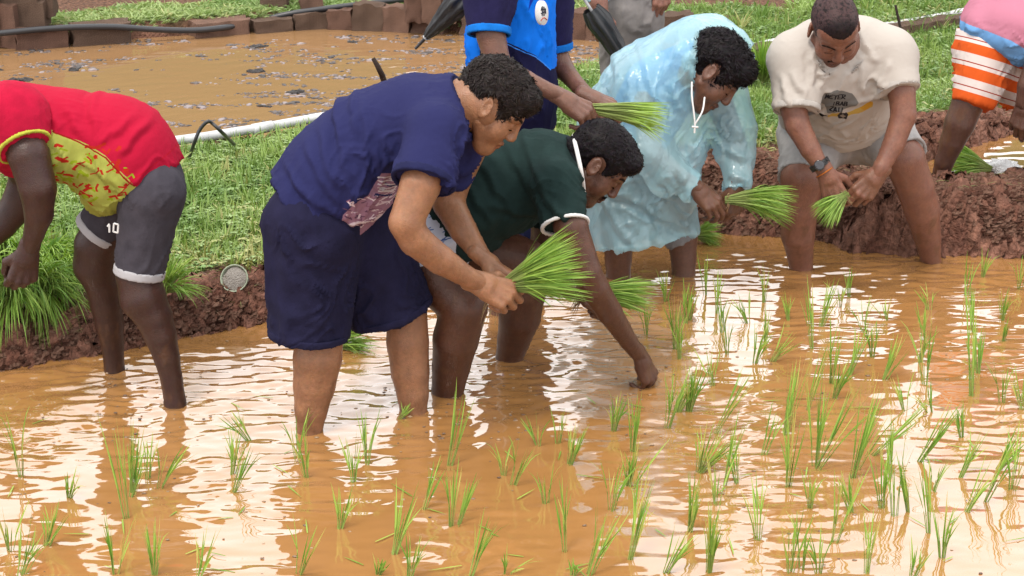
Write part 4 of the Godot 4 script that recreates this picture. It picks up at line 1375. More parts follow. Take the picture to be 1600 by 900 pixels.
# ---- red and yellow shirt at the left edge
func person_red() -> void:
	var root := person(on(228, 605), "man in red shirt with yellow side panel and grey shorts at the left edge")
	var tone := Color(0.058, 0.024, 0.017)
	var col := skin_tone(tone, 0.3, 4.0, 0.2)
	var lat := Vector3(0, 0, 1)
	var b := Bld.new()
	var p := []
	p += chain([[230, 330, 4.52, 34], [216, 432, 4.50, 34], [223, 465, 4.49, 36], [240, 495, 4.485, 29], [251, 525, 4.48, 25], [261, 560, 4.478, 20], [268, 593, 4.476, 17], [274, 630, 4.474, 17], [276, 705, 4.47, 20]], 0.018)
	p += chain([[200, 312, 4.68, 34], [152, 383, 4.69, 35], [149, 415, 4.7, 34], [160, 445, 4.71, 27], [166, 475, 4.72, 25], [171, 507, 4.73, 22], [176, 542, 4.74, 17], [179, 578, 4.745, 16], [180, 650, 4.745, 19]], 0.018)
	p += chain([[228, 278, 4.6, 52], [170, 242, 4.6, 54], [100, 214, 4.6, 56], [20, 200, 4.6, 52], [-15, 205, 4.6, 40]], 0.04, lat, 1.3)
	p += chain([[-10, 203, 4.6, 38], [-50, 222, 4.6, 34]], 0.02)
	p += chain([[20, 195, 4.45, 34], [45, 243, 4.40, 32], [59, 294, 4.38, 29], [61, 335, 4.385, 22], [53, 366, 4.4, 16], [45, 390, 4.41, 13]], 0.016)
	p += chain([[30, 225, 4.79, 40], [48, 275, 4.82, 31], [30, 318, 4.82, 27], [5, 352, 4.8, 21], [-25, 385, 4.78, 15]], 0.016)
	solid(p, 0.0095, b, col)
	var hf := head_frame(q(-75, 232, 4.6), Vector3(-0.75, -0.66, 0), Vector3(-0.66, 0.75, 0))
	add_head(b, hf, tone, 1.0, 0.006)
	add_hand(b, q(45, 391, 4.41), Vector3(-0.28, -0.95, 0.05), Vector3(0.35, -0.1, 0.9), false, [62, 66, 70, 72], col, 1.05, [0.4, 1.0, 0.8])
	add_hand(b, q(-26, 386, 4.78), Vector3(-0.6, -0.8, 0), Vector3(-0.6, 0.6, 0.5), true, [50, 55, 60, 60], col, 1.0)
	skin(root, b)
	hair_of(root, hf, 11, 0.01, 0.0, 900, 0.012, Color(0.012, 0.009, 0.008), 0.0, false, false)
	# shirt
	var W := 512
	var lo := q(-40, 350, 4.45)
	var hi := q(310, 110, 4.45)
	var toim := func(u: float, v: float) -> Vector2:
		var w := q(u, v, 4.46)
		return Vector2((w.x - lo.x) / (hi.x - lo.x) * W, (hi.y - w.y) / (hi.y - lo.y) * W)
	var im := Image.create(W, W, false, Image.FORMAT_RGB8)
	var red := Color(0.68, 0.07, 0.20)
	var yel := Color(0.64, 0.66, 0.31)
	im.fill(red)
	var pan := []
	for e in [[52, 200], [60, 197], [82, 202], [100, 212], [128, 219], [150, 228], [170, 238], [188, 256], [204, 272], [216, 288], [216, 350], [150, 375], [60, 340], [48, 240]]: pan.append(toim.call(e[0], e[1]))
	draw_poly(im, pan, yel)
	rng.seed = 12
	for k in 75:
		var a: Vector2 = toim.call(rng.randf_range(78, 205), rng.randf_range(225, 320))
		var e := a + Vector2(rng.randf_range(-16, 16), rng.randf_range(-16, 16))
		draw_line(im, [a, e, e + Vector2(rng.randf_range(-14, 14), rng.randf_range(-14, 14))], rng.randf_range(3.0, 9.0), Color(0.68, 0.15, 0.10) if k % 3 else Color(0.55, 0.62, 0.12))
	draw_line(im, [toim.call(54, 199), toim.call(62, 222), toim.call(80, 245)], 10, Color(0.85, 0.88, 0.25))
	draw_line(im, [toim.call(84, 204), toim.call(128, 222), toim.call(170, 241), toim.call(214, 287)], 4, Color(0.55, 0.10, 0.08))
	draw_line(im, [toim.call(278, 236), toim.call(212, 276), toim.call(190, 300)], 2.5, Color(0.68, 0.05, 0.14))
	var uv := func(w: Vector3) -> Vector2: return Vector2((w.x - lo.x) / (hi.x - lo.x), (hi.y - w.y) / (hi.y - lo.y))
	p = []
	p += [sc([190, 232, 4.6, 72], [221, 280, 4.6, 72], 0.06, 2, lat, 1.2)]
	p += chain([[195, 236, 4.6, 71], [165, 222, 4.6, 73], [105, 212, 4.6, 73], [30, 200, 4.6, 70], [-15, 203, 4.6, 48]], 0.05, lat, 1.22)
	p += [sc([195, 262, 4.58, 60], [170, 285, 4.58, 48], 0.06, 0, lat, 1.1)]
	garment("shirt", root, p, printed(im), creases(folder(Vector3(-0.6, 0.6, 0.2), 13, 3.6, 0.012, 0.0005), [[150,226,202,190],[187,240,222,200],[95,170,130,215],[120,150,150,205],[60,165,95,200],[160,260,200,300]], 4.45, 0.011, 0.0065), 0.0065, uv)
	var sa := [18, 188, 4.46, 58]
	var sb := [38, 230, 4.41, 42]
	p = [sc([15, 195, 4.55, 58], sa, 0.03), sc(sa, sb, 0.03, 2)]
	garment("sleeve", root, p, M.red_cloth, folder(Vector3(-0.5, 0.8, 0.2), 17, 5, 0.006), 0.0082)
	var cb := Bld.new()
	solid(ring(sa, sb, 1.4), 0.0045, cb)
	part("sleeve_trim", cb.mesh(root.position), M.yellow_cloth, root)
	p = [sc([15, 200, 4.72, 55], [38, 248, 4.81, 42], 0.03, 2)]
	garment("sleeve", root, p, M.red_cloth, folder(Vector3(-0.5, 0.8, 0.2), 17, 5, 0.006), 0.009)
	# shorts
	var la := [237, 300, 4.52, 50]
	var lb := [217, 428, 4.50, 37]
	var ra := [200, 305, 4.68, 48]
	var rb := [153, 362, 4.685, 37]
	p = [sc([215, 262, 4.6, 54], [230, 292, 4.6, 56], 0.05, 0, lat, 1.15), sc([228, 285, 4.56, 58], la, 0.04), sc(la, lb, 0.02, 2), sc([215, 285, 4.66, 55], ra, 0.04), sc(ra, rb, 0.02, 2)]
	garment("shorts", root, p, cloth(Color(0.075, 0.068, 0.085)), folder(Vector3(0.1, -1, 0), 15, 5, 0.006), 0.0085)
	for e in [[la, lb], [ra, rb]]:
		cb = Bld.new()
		var pa := q(e[0][0], e[0][1], e[0][2])
		var pb := q(e[1][0], e[1][1], e[1][2])
		var dir := (pb - pa).normalized()
		var r: float = (e[1][3] + 1.6) * px(pb) + 0.002
		solid([["c", pb - dir * 0.02, r + 0.001, pb + dir * 0.006, r, 0.0, 3, Vector3.ZERO, 1.0], ["C", pb - dir * 0.06, r - 0.011, pb + dir * 0.05, r - 0.011, 0.0, 3, Vector3.ZERO, 1.0]], 0.0048, cb)
		part("hem_band", cb.mesh(root.position), M.grey_trim, root)
	# the outlined figure 10 on the front of the shorts
	cb = Bld.new()
	var c0 := q(176, 356, 4.42)
	for s in [[-5, -6, -5, 6], [2, -8, 9, -6], [9, -6, 8, 7], [8, 7, 1, 5], [1, 5, 2, -8], [-8, -3, -5, -7]]:
		var a := q(176 + s[0], 357 + s[1], 4.408)
		var e := q(176 + s[2], 357 + s[3], 4.408)
		tube(cb, [a, e], [0.0028, 0.0028], 5)
	part("figure_ten", cb.mesh(root.position), M.white_trim, root)

# ---- pale blue plastic raincoat
func person_raincoat() -> void:
	var root := person(on(1016, 430), "man in translucent pale blue plastic raincoat bending over a seedling bundle")
	var tone := Color(0.17, 0.078, 0.05)
	var col := skin_tone(tone, 0.3, 5.0, 0.3)
	var lat := Vector3(-0.35, 0, 1).normalized()
	var b := Bld.new()
	var p := []
	p += chain([[965, 300, 5.64, 34], [966, 370, 5.63, 25], [966, 405, 5.645, 21], [966, 432, 5.655, 19], [966, 510, 5.66, 18]], 0.018)
	p += chain([[1050, 300, 5.7, 34], [1066, 370, 5.69, 24], [1068, 402, 5.68, 20], [1068, 430, 5.67, 18], [1068, 510, 5.67, 18]], 0.018)
	p += chain([[990, 225, 5.72, 44], [1030, 145, 5.66, 44], [1088, 108, 5.57, 38], [1110, 110, 5.5, 28]], 0.04, lat, 1.2)
	p += chain([[990, 225, 5.68, 45], [965, 300, 5.64, 36]], 0.03)
	p += chain([[1000, 225, 5.74, 45], [1050, 300, 5.7, 36]], 0.03)
	p += chain([[1100, 106, 5.52, 32], [1112, 112, 5.48, 29]], 0.02)
	p += chain([[1012, 155, 5.56, 22], [1015, 240, 5.43, 20], [1050, 268, 5.41, 17], [1088, 293, 5.39, 13]], 0.016)
	p += chain([[1120, 150, 5.6, 22], [1149, 225, 5.55, 18], [1150, 292, 5.47, 13]], 0.016)
	solid(p, 0.0105, b, col)
	var hf := head_frame(q(1113, 114, 5.44), Vector3(0.66, -0.72, 0.2), Vector3(0.7, 0.7, 0), 1.0)
	add_head(b, hf, tone, 0.98, 0.005, Color(0.03, 0.02, 0.016))
	add_hand(b, q(1086, 292, 5.39), Vector3(0.72, -0.66, 0.1), Vector3(0.35, 0.55, 0.75), true, [30, 34, 38, 42], skin_tone(tone, 0.55, 6.0, 1.0), 1.02, [0.8, 0.9, 0.4])
	add_hand(b, q(1151, 292, 5.46), Vector3(-0.12, -0.98, 0.1), Vector3(0.3, 0.1, 0.9), false, [55, 60, 65, 68], skin_tone(tone, 0.8, 6.5, 1.0), 1.0, [0.4, 1.0, 0.6])
	skin(root, b)
	hair_of(root, hf, 13, 0.014, 0.02, 9000, 0.018, Color(0.009, 0.007, 0.008), 0.0, false, true, false)
	# clothes seen through the plastic
	garment("trousers", root, [sc([990, 215, 5.72, 58], [985, 245, 5.72, 56], 0.04, 0, lat, 1.2), sc([980, 250, 5.67, 48], [966, 378, 5.63, 28], 0.03, 2), sc([1015, 250, 5.73, 48], [1067, 378, 5.69, 27], 0.03, 2)], cloth(Color(0.34, 0.33, 0.34)), folder(Vector3(0.1, -1, 0), 16, 5, 0.006), 0.0105)
	garment("shirt", root, chain([[990, 220, 5.72, 54], [1030, 142, 5.66, 56], [1085, 108, 5.57, 46]], 0.04, lat, 1.2), cloth(Color(0.16, 0.40, 0.78)), folder(Vector3(0.4, -1, 0), 16, 5, 0.006), 0.0115)
	# raincoat
	p = []
	var ca := [1040, 268, 5.41, 31]
	var cb_ := [1086, 293, 5.395, 23]
	var da := [1151, 240, 5.53, 31]
	var db := [1151, 299, 5.47, 25]
	p += chain([[984, 212, 5.72, 77], [1018, 140, 5.66, 79], [1088, 98, 5.56, 72], [1122, 96, 5.52, 46]], 0.05, lat, 1.16)
	p += [sc([985, 205, 5.72, 76], [1008, 372, 5.67, 86], 0.05, 2, lat, 1.0)]
	p += [sc([1050, 170, 5.55, 60], [1052, 290, 5.55, 48], 0.07)]
	p += [sc([1010, 135, 5.52, 54], [1012, 230, 5.43, 37], 0.04), sc([1012, 230, 5.43, 37], ca, 0.03), sc(ca, cb_, 0.02, 2)]
	p += [sc([1120, 130, 5.6, 48], [1148, 205, 5.55, 35], 0.04), sc([1148, 205, 5.55, 35], da, 0.03), sc(da, db, 0.02, 2)]
	p += [sc([1118, 62, 5.58, 38], [1146, 66, 5.5, 24], 0.04)]
	p.append(["C", q(1114, 106, 5.45), 43 * px(q(1118, 112, 5.45)), q(1165, 125, 5.35), 50 * px(q(1150, 120, 5.35)), 0.0, 0, Vector3.ZERO, 1.0])
	var f1 := folder(Vector3(0.35, -1, 0.1), 9, 2.2, 0.018)
	var f2 := folder(Vector3(0.8, -0.6, 0.4), 17, 4, 0.003)
	f1 = creases(f1, [[1002,80,1022,164],[968,100,962,165],[1041,120,1068,168],[924,296,998,314],[998,314,1088,372],[1012,272,1085,340],[944,316,992,388],[985,140,975,215],[1060,60,1030,120],[1085,60,1075,110],[940,150,930,230],[1140,190,1160,215],[1130,230,1165,245],[1135,265,1165,275],[1020,330,1030,390],[1060,250,1070,300]], 5.5, 0.014, 0.012)
	garment("raincoat", root, p, M.plastic, func(w: Vector3, n: Vector3) -> Vector3: return f2.call(f1.call(w, n), n), 0.0075)
	# necklace
	var nb := Bld.new()
	tube(nb, smooth_path([q(1081, 128, 5.33), q(1081, 150, 5.30), q(1084, 175, 5.28), q(1086, 194, 5.27)], 4), filled(0.003, 13), 6)
	tube(nb, smooth_path([q(1101, 152, 5.33), q(1098, 172, 5.29), q(1091, 186, 5.27), q(1086, 194, 5.27)], 4), filled(0.003, 13), 6)
	tube(nb, [q(1086, 192, 5.265), q(1085, 208, 5.26)], [0.0035, 0.0035], 6)
	tube(nb, [q(1081, 198, 5.262), q(1091, 199, 5.262)], [0.0035, 0.0035], 6)
	part("cross_necklace", nb.mesh(root.position), M.white_trim, root)
	bundle("seedling_bundle", "seedling bundle held out by the man in the raincoat", q(1142, 312, 5.40), Vector3(1, 0.06, 0.12), 0.215, 0.36, 230, 0.55, 73, 0.03, 0.0038, 0.1)

# ---- white printed T-shirt, facing the camera
func person_white() -> void:
	var root := person(on(1352, 413), "heavy man in white printed T-shirt and pale shorts stooping with a small seedling tuft")
	var tone := Color(0.25, 0.108, 0.07)
	var col := skin_tone(tone, 0.35, 7.0, 0.2)
	var X := Vector3(1, 0, 0)
	var b := Bld.new()
	var p := []
	p += chain([[1272, 205, 5.86, 44], [1254, 278, 5.67, 34], [1248, 325, 5.68, 30], [1247, 368, 5.7, 26], [1250, 400, 5.735, 20], [1252, 420, 5.745, 18], [1252, 500, 5.75, 20]], 0.018)
	p += chain([[1370, 200, 5.86, 44], [1413, 248, 5.69, 32], [1430, 293, 5.71, 29], [1441, 330, 5.74, 27], [1449, 370, 5.78, 21], [1455, 410, 5.82, 15], [1457, 490, 5.83, 18]], 0.018)
	p += chain([[1312, 185, 5.9, 56], [1312, 150, 5.75, 62], [1314, 98, 5.59, 58], [1314, 80, 5.53, 36]], 0.04, X, 1.3)
	p += chain([[1312, 78, 5.52, 40], [1306, 66, 5.46, 37]], 0.02)
	p += chain([[1248, 98, 5.5, 26], [1240, 170, 5.44, 21], [1246, 195, 5.42, 19.5], [1266, 233, 5.39, 16], [1284, 262, 5.37, 12], [1290, 270, 5.365, 11.5]], 0.014)
	p += chain([[1388, 95, 5.5, 26], [1409, 145, 5.45, 21], [1412, 180, 5.43, 20], [1396, 226, 5.4, 17], [1377, 262, 5.37, 13], [1371, 271, 5.37, 12]], 0.014)
	solid(p, 0.0095, b, col)
	var hf := head_frame(q(1303, 47, 5.42), Vector3(0.1, -0.71, 0.70), Vector3(-0.05, 0.70, 0.71), 0.95)
	add_head(b, hf, tone, 1.12, 0.0042, Color(0.05, 0.035, 0.03))
	add_hand(b, q(1289, 268, 5.365), Vector3(0.42, -0.9, 0.08), Vector3(-0.25, 0.2, 0.95), true, [34, 46, 54, 60], col, 1.02, [0.7, 0.8, 0.4])
	add_hand(b, q(1374, 270, 5.37), Vector3(-0.62, -0.77, 0.1), Vector3(0.1, 0.35, 0.9), false, [30, 36, 44, 52], skin_tone(tone, 0.72, 8.0, 1.0), 1.06, [0.6, 0.9, 0.4])
	skin(root, b)
	hair_of(root, hf, 17, 0.003, 0.008, 2600, 0.005, Color(0.014, 0.011, 0.012), 1.0, true)
	# T-shirt with its print; uv across x and down the slope of the chest
	var cc := q(1306, 160, 5.45)
	var dn := Vector3(0, -0.86, -0.5).normalized()
	var sz := 0.52
	var uv := func(w: Vector3) -> Vector2: return Vector2((w.x - cc.x) / sz + 0.5, (w - cc).dot(dn) / sz + 0.5)
	var W := 768
	var im := Image.create(W, W, false, Image.FORMAT_RGB8)
	im.fill(Color(0.73, 0.70, 0.67))
	var S := W / sz * 0.0021      # pixels of the print per surveyed pixel
	var at := func(u: float, v: float) -> Vector2: return Vector2(W * 0.5 + (u - 1302) * S, W * 0.5 + (v - 158) * S * 1.05)
	var cloud := []
	for e in [[1270, 160], [1273, 150], [1282, 142], [1292, 139], [1302, 134], [1314, 138], [1326, 142], [1332, 150], [1339, 160], [1335, 168], [1326, 174], [1318, 178], [1314, 186], [1304, 191], [1294, 188], [1291, 178], [1287, 171], [1276, 169]]: cloud.append(at.call(e[0], e[1]))
	draw_poly(im, cloud, Color(0.47, 0.46, 0.45))
	var ink := Color(0.13, 0.12, 0.13)
	var letters := {"M": [[0, 6, 0.6, 0, 2, 3.6, 3.4, 0, 4, 6]], "E": [[4, 0, 0, 0, 0, 6, 4, 6], [0, 3, 3, 3]], "T": [[0, 0, 4, 0], [2, 0, 2, 6]], "R": [[0, 6, 0, 0, 3.4, 0.6, 3.4, 2.6, 0, 3.2, 4, 6]], "I": [[2, 0, 2, 6]], "B": [[0, 0, 0, 6, 3.5, 5.6, 3.5, 3.6, 0, 3, 3, 2.4, 3, 0.4, 0, 0]], "A": [[0, 6, 2, 0, 4, 6], [0.8, 4, 3.2, 4]], "Z": [[0, 0, 4, 0, 0, 6, 4, 6]], "!": [[2, 0, 2, 4], [2, 5.2, 2, 6]]}
	for line in [["METER", 1285, 145, 8.4, -0.04], ["IBAB", 1298, 159.5, 8.2, 0.02], ["ZAI!", 1297, 173, 7.0, 0.06]]:
		for k in line[0].length():
			for st in letters[line[0][k]]:
				var pts := []
				for j in range(0, st.size(), 2):
					var lx: float = line[1] + k * line[3] * 0.78 + st[j] * 1.25
					pts.append(at.call(lx, line[2] + st[j + 1] * 1.45 + (lx - 1300) * line[4]))
				draw_line(im, pts, 6.0, ink)
	# the little figure below and the yellow streak
	draw_poly(im, [at.call(1296, 194), at.call(1330, 186), at.call(1352, 176), at.call(1366, 172), at.call(1368, 184), at.call(1352, 192), at.call(1336, 193), at.call(1318, 200), at.call(1298, 202)], Color(0.76, 0.63, 0.32))
	draw_poly(im, [at.call(1346, 180), at.call(1362, 170), at.call(1368, 178), at.call(1356, 190)], Color(0.78, 0.58, 0.20))
	draw_poly(im, [at.call(1272, 196), at.call(1286, 192), at.call(1298, 199), at.call(1284, 200)], Color(0.12, 0.1, 0.1))
	draw_poly(im, [at.call(1312, 196), at.call(1316, 187), at.call(1324, 185), at.call(1329, 192), at.call(1327, 203), at.call(1316, 205)], Color(0.22, 0.2, 0.2))
	draw_poly(im, [at.call(1316, 198), at.call(1320, 192), at.call(1326, 196), at.call(1323, 202)], Color(0.6, 0.55, 0.5))
	p = []
	var sa := [1246, 92, 5.52, 45]
	var sb := [1244, 172, 5.435, 36]
	var ta := [1386, 88, 5.52, 45]
	var tb := [1403, 142, 5.45, 34]
	p += [sc([1312, 158, 5.77, 70], [1312, 180, 5.83, 69], 0.04, 2, X, 1.36)]
	p += chain([[1312, 163, 5.79, 66], [1312, 146, 5.73, 75], [1314, 98, 5.58, 76], [1313, 78, 5.53, 52], [1311, 68, 5.49, 42]], 0.05, X, 1.2, true)
	p += [sc([1275, 82, 5.55, 48], sa, 0.04), sc(sa, sb, 0.02, 2), sc([1355, 80, 5.55, 48], ta, 0.04), sc(ta, tb, 0.02, 2)]
	var f1 := creases(folder(Vector3(0.1, -0.8, -0.5), 11, 3.0, 0.008, 0.0004), [[1269,80,1270,130],[1235,112,1258,148],[1345,54,1368,96],[1366,118,1382,140],[1256,166,1300,188],[1390,95,1375,135],[1222,120,1232,165],[1345,100,1352,150],[1330,170,1385,150],[1285,110,1282,135]], 5.42, 0.012, 0.0085)
	garment("t_shirt", root, p, printed(im), f1, 0.0065, uv)
	hem(root, sa, sb, M.off_white); hem(root, ta, tb, M.off_white)
	# neckband
	var nb := Bld.new()
	var n0 := q(1310, 84, 5.46)
	solid([["e", n0, Vector3(42, 40, 36) * px(n0), 0.0, Basis.IDENTITY], ["E", n0 + Vector3(0, 0.012, 0.01), Vector3(38, 44, 34) * px(n0), 0.0, Basis.IDENTITY], ["cut", Vector3(0, 0.8, 0.6), n0.dot(Vector3(0, 0.8, 0.6)) + 0.012]], 0.005, nb)
	part("neckband", nb.mesh(root.position), M.off_white, root)
	# shorts
	var la := [1272, 215, 5.84, 56]
	var lb := [1255, 280, 5.675, 39]
	var ra := [1374, 205, 5.84, 52]
	var rb := [1414, 246, 5.70, 37]
	p = [sc([1310, 178, 5.9, 64], [1316, 196, 5.9, 60], 0.05, 0, X, 1.45), sc([1278, 195, 5.88, 58], la, 0.04), sc(la, lb, 0.02, 2), sc([1360, 192, 5.88, 56], ra, 0.04), sc(ra, rb, 0.02, 2)]
	garment("shorts", root, p, cloth(Color(0.46, 0.44, 0.43)), folder(Vector3(0.1, -1, 0.3), 15, 5, 0.008), 0.0088)
	hem(root, la, lb, M.shorts_pale); hem(root, ra, rb, M.shorts_pale)
	# watch and wrist thread
	var wr := q(1281, 257, 5.375)
	var wd := (q(1290, 270, 5.365) - q(1266, 232, 5.39)).normalized()
	nb = Bld.new()
	solid([["c", wr - wd * 0.011, 0.036, wr + wd * 0.011, 0.035, 0.0, 3, Vector3.ZERO, 1.0], ["C", wr - wd * 0.03, 0.0315, wr + wd * 0.03, 0.0305, 0.0, 3, Vector3.ZERO, 1.0]], 0.0036, nb)
	part("watch_strap", nb.mesh(root.position), M.black_rubber, root)
	nb = Bld.new()
	var face := (Vector3(-0.35, 0.35, 0.85) - wd * wd.dot(Vector3(-0.35, 0.35, 0.85))).normalized()
	solid([["c", wr + face * 0.032, 0.017, wr + face * 0.042, 0.0165, 0.0, 3, wd, 1.1]], 0.003, nb)
	part("watch_case", nb.mesh(root.position), M.watch, root)
	nb = Bld.new()
	var tpts := []
	var s1 := wd.cross(Vector3.UP).normalized()
	var s2 := s1.cross(wd)
	for k in 17: tpts.append(wr + wd * 0.03 + (s1 * cos(TAU * k / 16.0) + s2 * sin(TAU * k / 16.0)) * 0.031)
	tube(nb, tpts, filled(0.0022, 17), 6)
	part("wrist_thread", nb.mesh(root.position), M.orange_cloth, root)
	bundle("seedling_bundle", "small seedling tuft hanging from the hands of the man in the white T-shirt", q(1318, 308, 5.33), Vector3(-0.75, -0.55, 0.25), 0.115, 0.62, 150, 0.7, 74, 0.035, 0.0038, 0.1)

# ---- blue sports shirt behind, holding seedlings
func person_blue() -> void:
	var root := person(on(800, 478), "standing man in bright blue and navy sports shirt with white badge, holding seedlings")
	var tone := Color(0.20, 0.095, 0.065)
	var col := skin_tone(tone, 0.0, 9.0)
	var lat := Vector3(-0.45, 0, 0.9).normalized()
	var b := Bld.new()
	var p := []
	p += chain([[800, 200, 5.3, 46], [802, 40, 5.3, 52], [806, -30, 5.3, 48], [812, -60, 5.28, 30]], 0.04, lat, 1.35)
	p += chain([[810, -55, 5.28, 28], [820, -88, 5.26, 26]], 0.02)
	p += chain([[766, -15, 5.12, 25], [767, 55, 5.08, 23], [780, 108, 5.05, 20], [820, 126, 5.03, 17], [862, 144, 5.03, 12.5], [876, 152, 5.04, 11.5]], 0.016)
	p += chain([[864, 0, 5.44, 22], [868, 75, 5.44, 17], [882, 110, 5.4, 16], [905, 136, 5.3, 12.5], [920, 149, 5.22, 11]], 0.016)
	p += chain([[785, 260, 5.25, 40], [782, 380, 5.24, 28], [782, 470, 5.27, 18], [782, 540, 5.27, 18]], 0.02)
	p += chain([[822, 260, 5.38, 40], [828, 380, 5.37, 28], [830, 470, 5.38, 18], [830, 540, 5.38, 18]], 0.02)
	solid(p, 0.0105, b, col)
	var hf := head_frame(q(835, -115, 5.24), Vector3(0.8, -0.5, 0.35), Vector3(0.5, 0.85, 0.1))
	add_head(b, hf, tone, 1.0, 0.006)
	add_hand(b, q(876, 152, 5.04), Vector3(0.86, -0.52, -0.05), Vector3(0.45, 0.7, 0.6), true, [44, 50, 55, 60], col, 1.08, [0.5, 1.0, 0.5])
	add_hand(b, q(918, 148, 5.22), Vector3(0.9, -0.36, 0.15), Vector3(0.35, 0.85, 0.3), false, [48, 55, 62, 66], col, 1.02, [0.3, 1.0, 0.5])
	skin(root, b)
	hair_of(root, hf, 19, 0.012, 0.0, 800, 0.012, Color(0.012, 0.009, 0.008), 0.0, false, false)
	var W := 512
	var lo := q(690, 230, 5.12)
	var hi := q(900, -70, 5.12)
	var toim := func(u: float, v: float) -> Vector2:
		var w := q(u, v, 5.13)
		return Vector2((w.x - lo.x) / (hi.x - lo.x) * W, (hi.y - w.y) / (hi.y - lo.y) * W)
	var im := Image.create(W, W, false, Image.FORMAT_RGB8)
	var blue := Color(0.04, 0.45, 0.90)
	var navy := Color(0.13, 0.12, 0.30)
	im.fill(blue)
	var pn := []
	for e in [[752, 40], [786, 64], [808, 74], [838, 92], [853, 112], [862, 119], [880, 125], [880, 240], [755, 240], [748, 120]]: pn.append(toim.call(e[0], e[1]))
	draw_poly(im, pn, Color(0.10, 0.10, 0.24))
	pn = []
	for e in [[816, -50], [832, -20], [826, 20], [836, 0], [848, -50]]: pn.append(toim.call(e[0], e[1]))
	draw_poly(im, pn, Color(0.09, 0.20, 0.62))
	draw_line(im, [toim.call(786, 66), toim.call(838, 94), toim.call(862, 120)], 3, Color(0.25, 0.55, 0.95))
	var uv := func(w: Vector3) -> Vector2: return Vector2((w.x - lo.x) / (hi.x - lo.x), (hi.y - w.y) / (hi.y - lo.y))
	p = [sc([800, 150, 5.3, 62], [800, 200, 5.3, 63], 0.04, 2, lat, 1.22)]
	p += chain([[800, 160, 5.3, 62], [798, 60, 5.3, 67], [802, -20, 5.3, 62], [810, -50, 5.28, 38]], 0.05, lat, 1.25)
	garment("sports_shirt", root, p, printed(im), folder(Vector3(0.3, -1, 0), 15, 3.5, 0.008, 0.0005), 0.009, uv)
	var k := 0
	for e in [[[766, -22, 5.14, 46], [764, 52, 5.085, 32]], [[858, -15, 5.44, 40], [867, 76, 5.44, 26]]]:
		garment("sleeve", root, [sc(e[0], e[1], 0.03, 2)], cloth(Color(0.022, 0.019, 0.075)), folder(Vector3(0.3, -1, 0), 17, 5, 0.006), 0.0085)
		var cb := Bld.new()
		var pa := q(e[0][0], e[0][1], e[0][2])
		var pb := q(e[1][0], e[1][1], e[1][2])
		var dir := (pb - pa).normalized()
		var r: float = (e[1][3] + 1.5) * px(pb) + 0.003
		solid([["c", pb - dir * 0.018, r + 0.001, pb + dir * 0.006, r, 0.0, 3, Vector3.ZERO, 1.0], ["C", pb - dir * 0.06, r - 0.011, pb + dir * 0.05, r - 0.011, 0.0, 3, Vector3.ZERO, 1.0]], 0.0045, cb)
		part("sleeve_trim", cb.mesh(root.position), M.blue_cloth, root)
		k += 1
	# the badge: a white oval with dark marks and a red line, sewn on the chest
	badge(root, q(848, 20, 5.085), Vector3(0.62, 0.1, 0.78).normalized(), 10.5 * px(q(846, 22, 5.1)), 19.0 * px(q(846, 22, 5.1)))
	garment("trousers", root, [sc([800, 180, 5.3, 60], [800, 225, 5.3, 58], 0.04, 0, lat, 1.15), sc([788, 225, 5.26, 48], [782, 420, 5.25, 28], 0.03, 2), sc([818, 225, 5.36, 48], [829, 420, 5.37, 28], 0.03, 2)], cloth(Color(0.022, 0.03, 0.10)), folder(Vector3(0.1, -1, 0), 15, 5, 0.007), 0.0105)
	bundle("seedling_bundle", "yellowish seedling bundle in the hands of the man in the blue sports shirt", q(925, 170, 5.1), Vector3(1, -0.08, 0.1), 0.23, 0.22, 150, 0.22, 75, 0.03, 0.0034, -0.25, "seedlings", 0.6)

func badge(root: Node3D, at: Vector3, n: Vector3, rx: float, ry: float) -> void:
	var sx := Vector3.UP.cross(n).normalized()
	var sy := n.cross(sx)
	var b := Bld.new()
	var c := b.vert(at + n * 0.004)
	for k in 28:
		var a := TAU * k / 28.0
		b.vert(at + sx * cos(a) * rx + sy * sin(a) * ry + n * 0.0025)
		b.vert(at + sx * cos(a) * rx + sy * sin(a) * ry - n * 0.012)
	for k in 28:
		var k2 := (k + 1) % 28
		b.tri(c, c + 1 + k * 2, c + 1 + k2 * 2)
		b.quad(c + 1 + k * 2, c + 2 + k * 2, c + 2 + k2 * 2, c + 1 + k2 * 2)
	var bo := part("badge", b.mesh(root.position), M.white_trim, root)
	b = Bld.new()
	for s in [[-0.45, 0.2, -0.3, 0.5, -0.2, 0.1, -0.35, -0.2], [-0.1, 0.55, -0.05, 0.1, -0.15, -0.25], [0.15, 0.5, 0.2, 0.0, 0.1, -0.25], [0.4, 0.35, 0.42, -0.1], [-0.5, -0.02, 0.5, 0.05], [-0.4, 0.35, 0.45, 0.2]]:
		var pts := []
		for j in range(0, s.size(), 2): pts.append(at + sx * s[j] * rx + sy * s[j + 1] * ry + n * 0.004)
		tube(b, pts, filled(0.0016, pts.size()), 4)
	part("badge_marks", b.mesh(root.position), M.ink, bo)
	b = Bld.new()
	var arc := []
	for j in 7: arc.append(at + sx * rx * lerpf(-0.6, 0.6, j / 6.0) + sy * ry * (-0.62 + 0.22 * sin(PI * j / 6.0)) + n * 0.004)
	tube(b, arc, filled(0.0017, 7), 4)
	part("badge_ribbon", b.mesh(root.position), M.rust_red, bo)

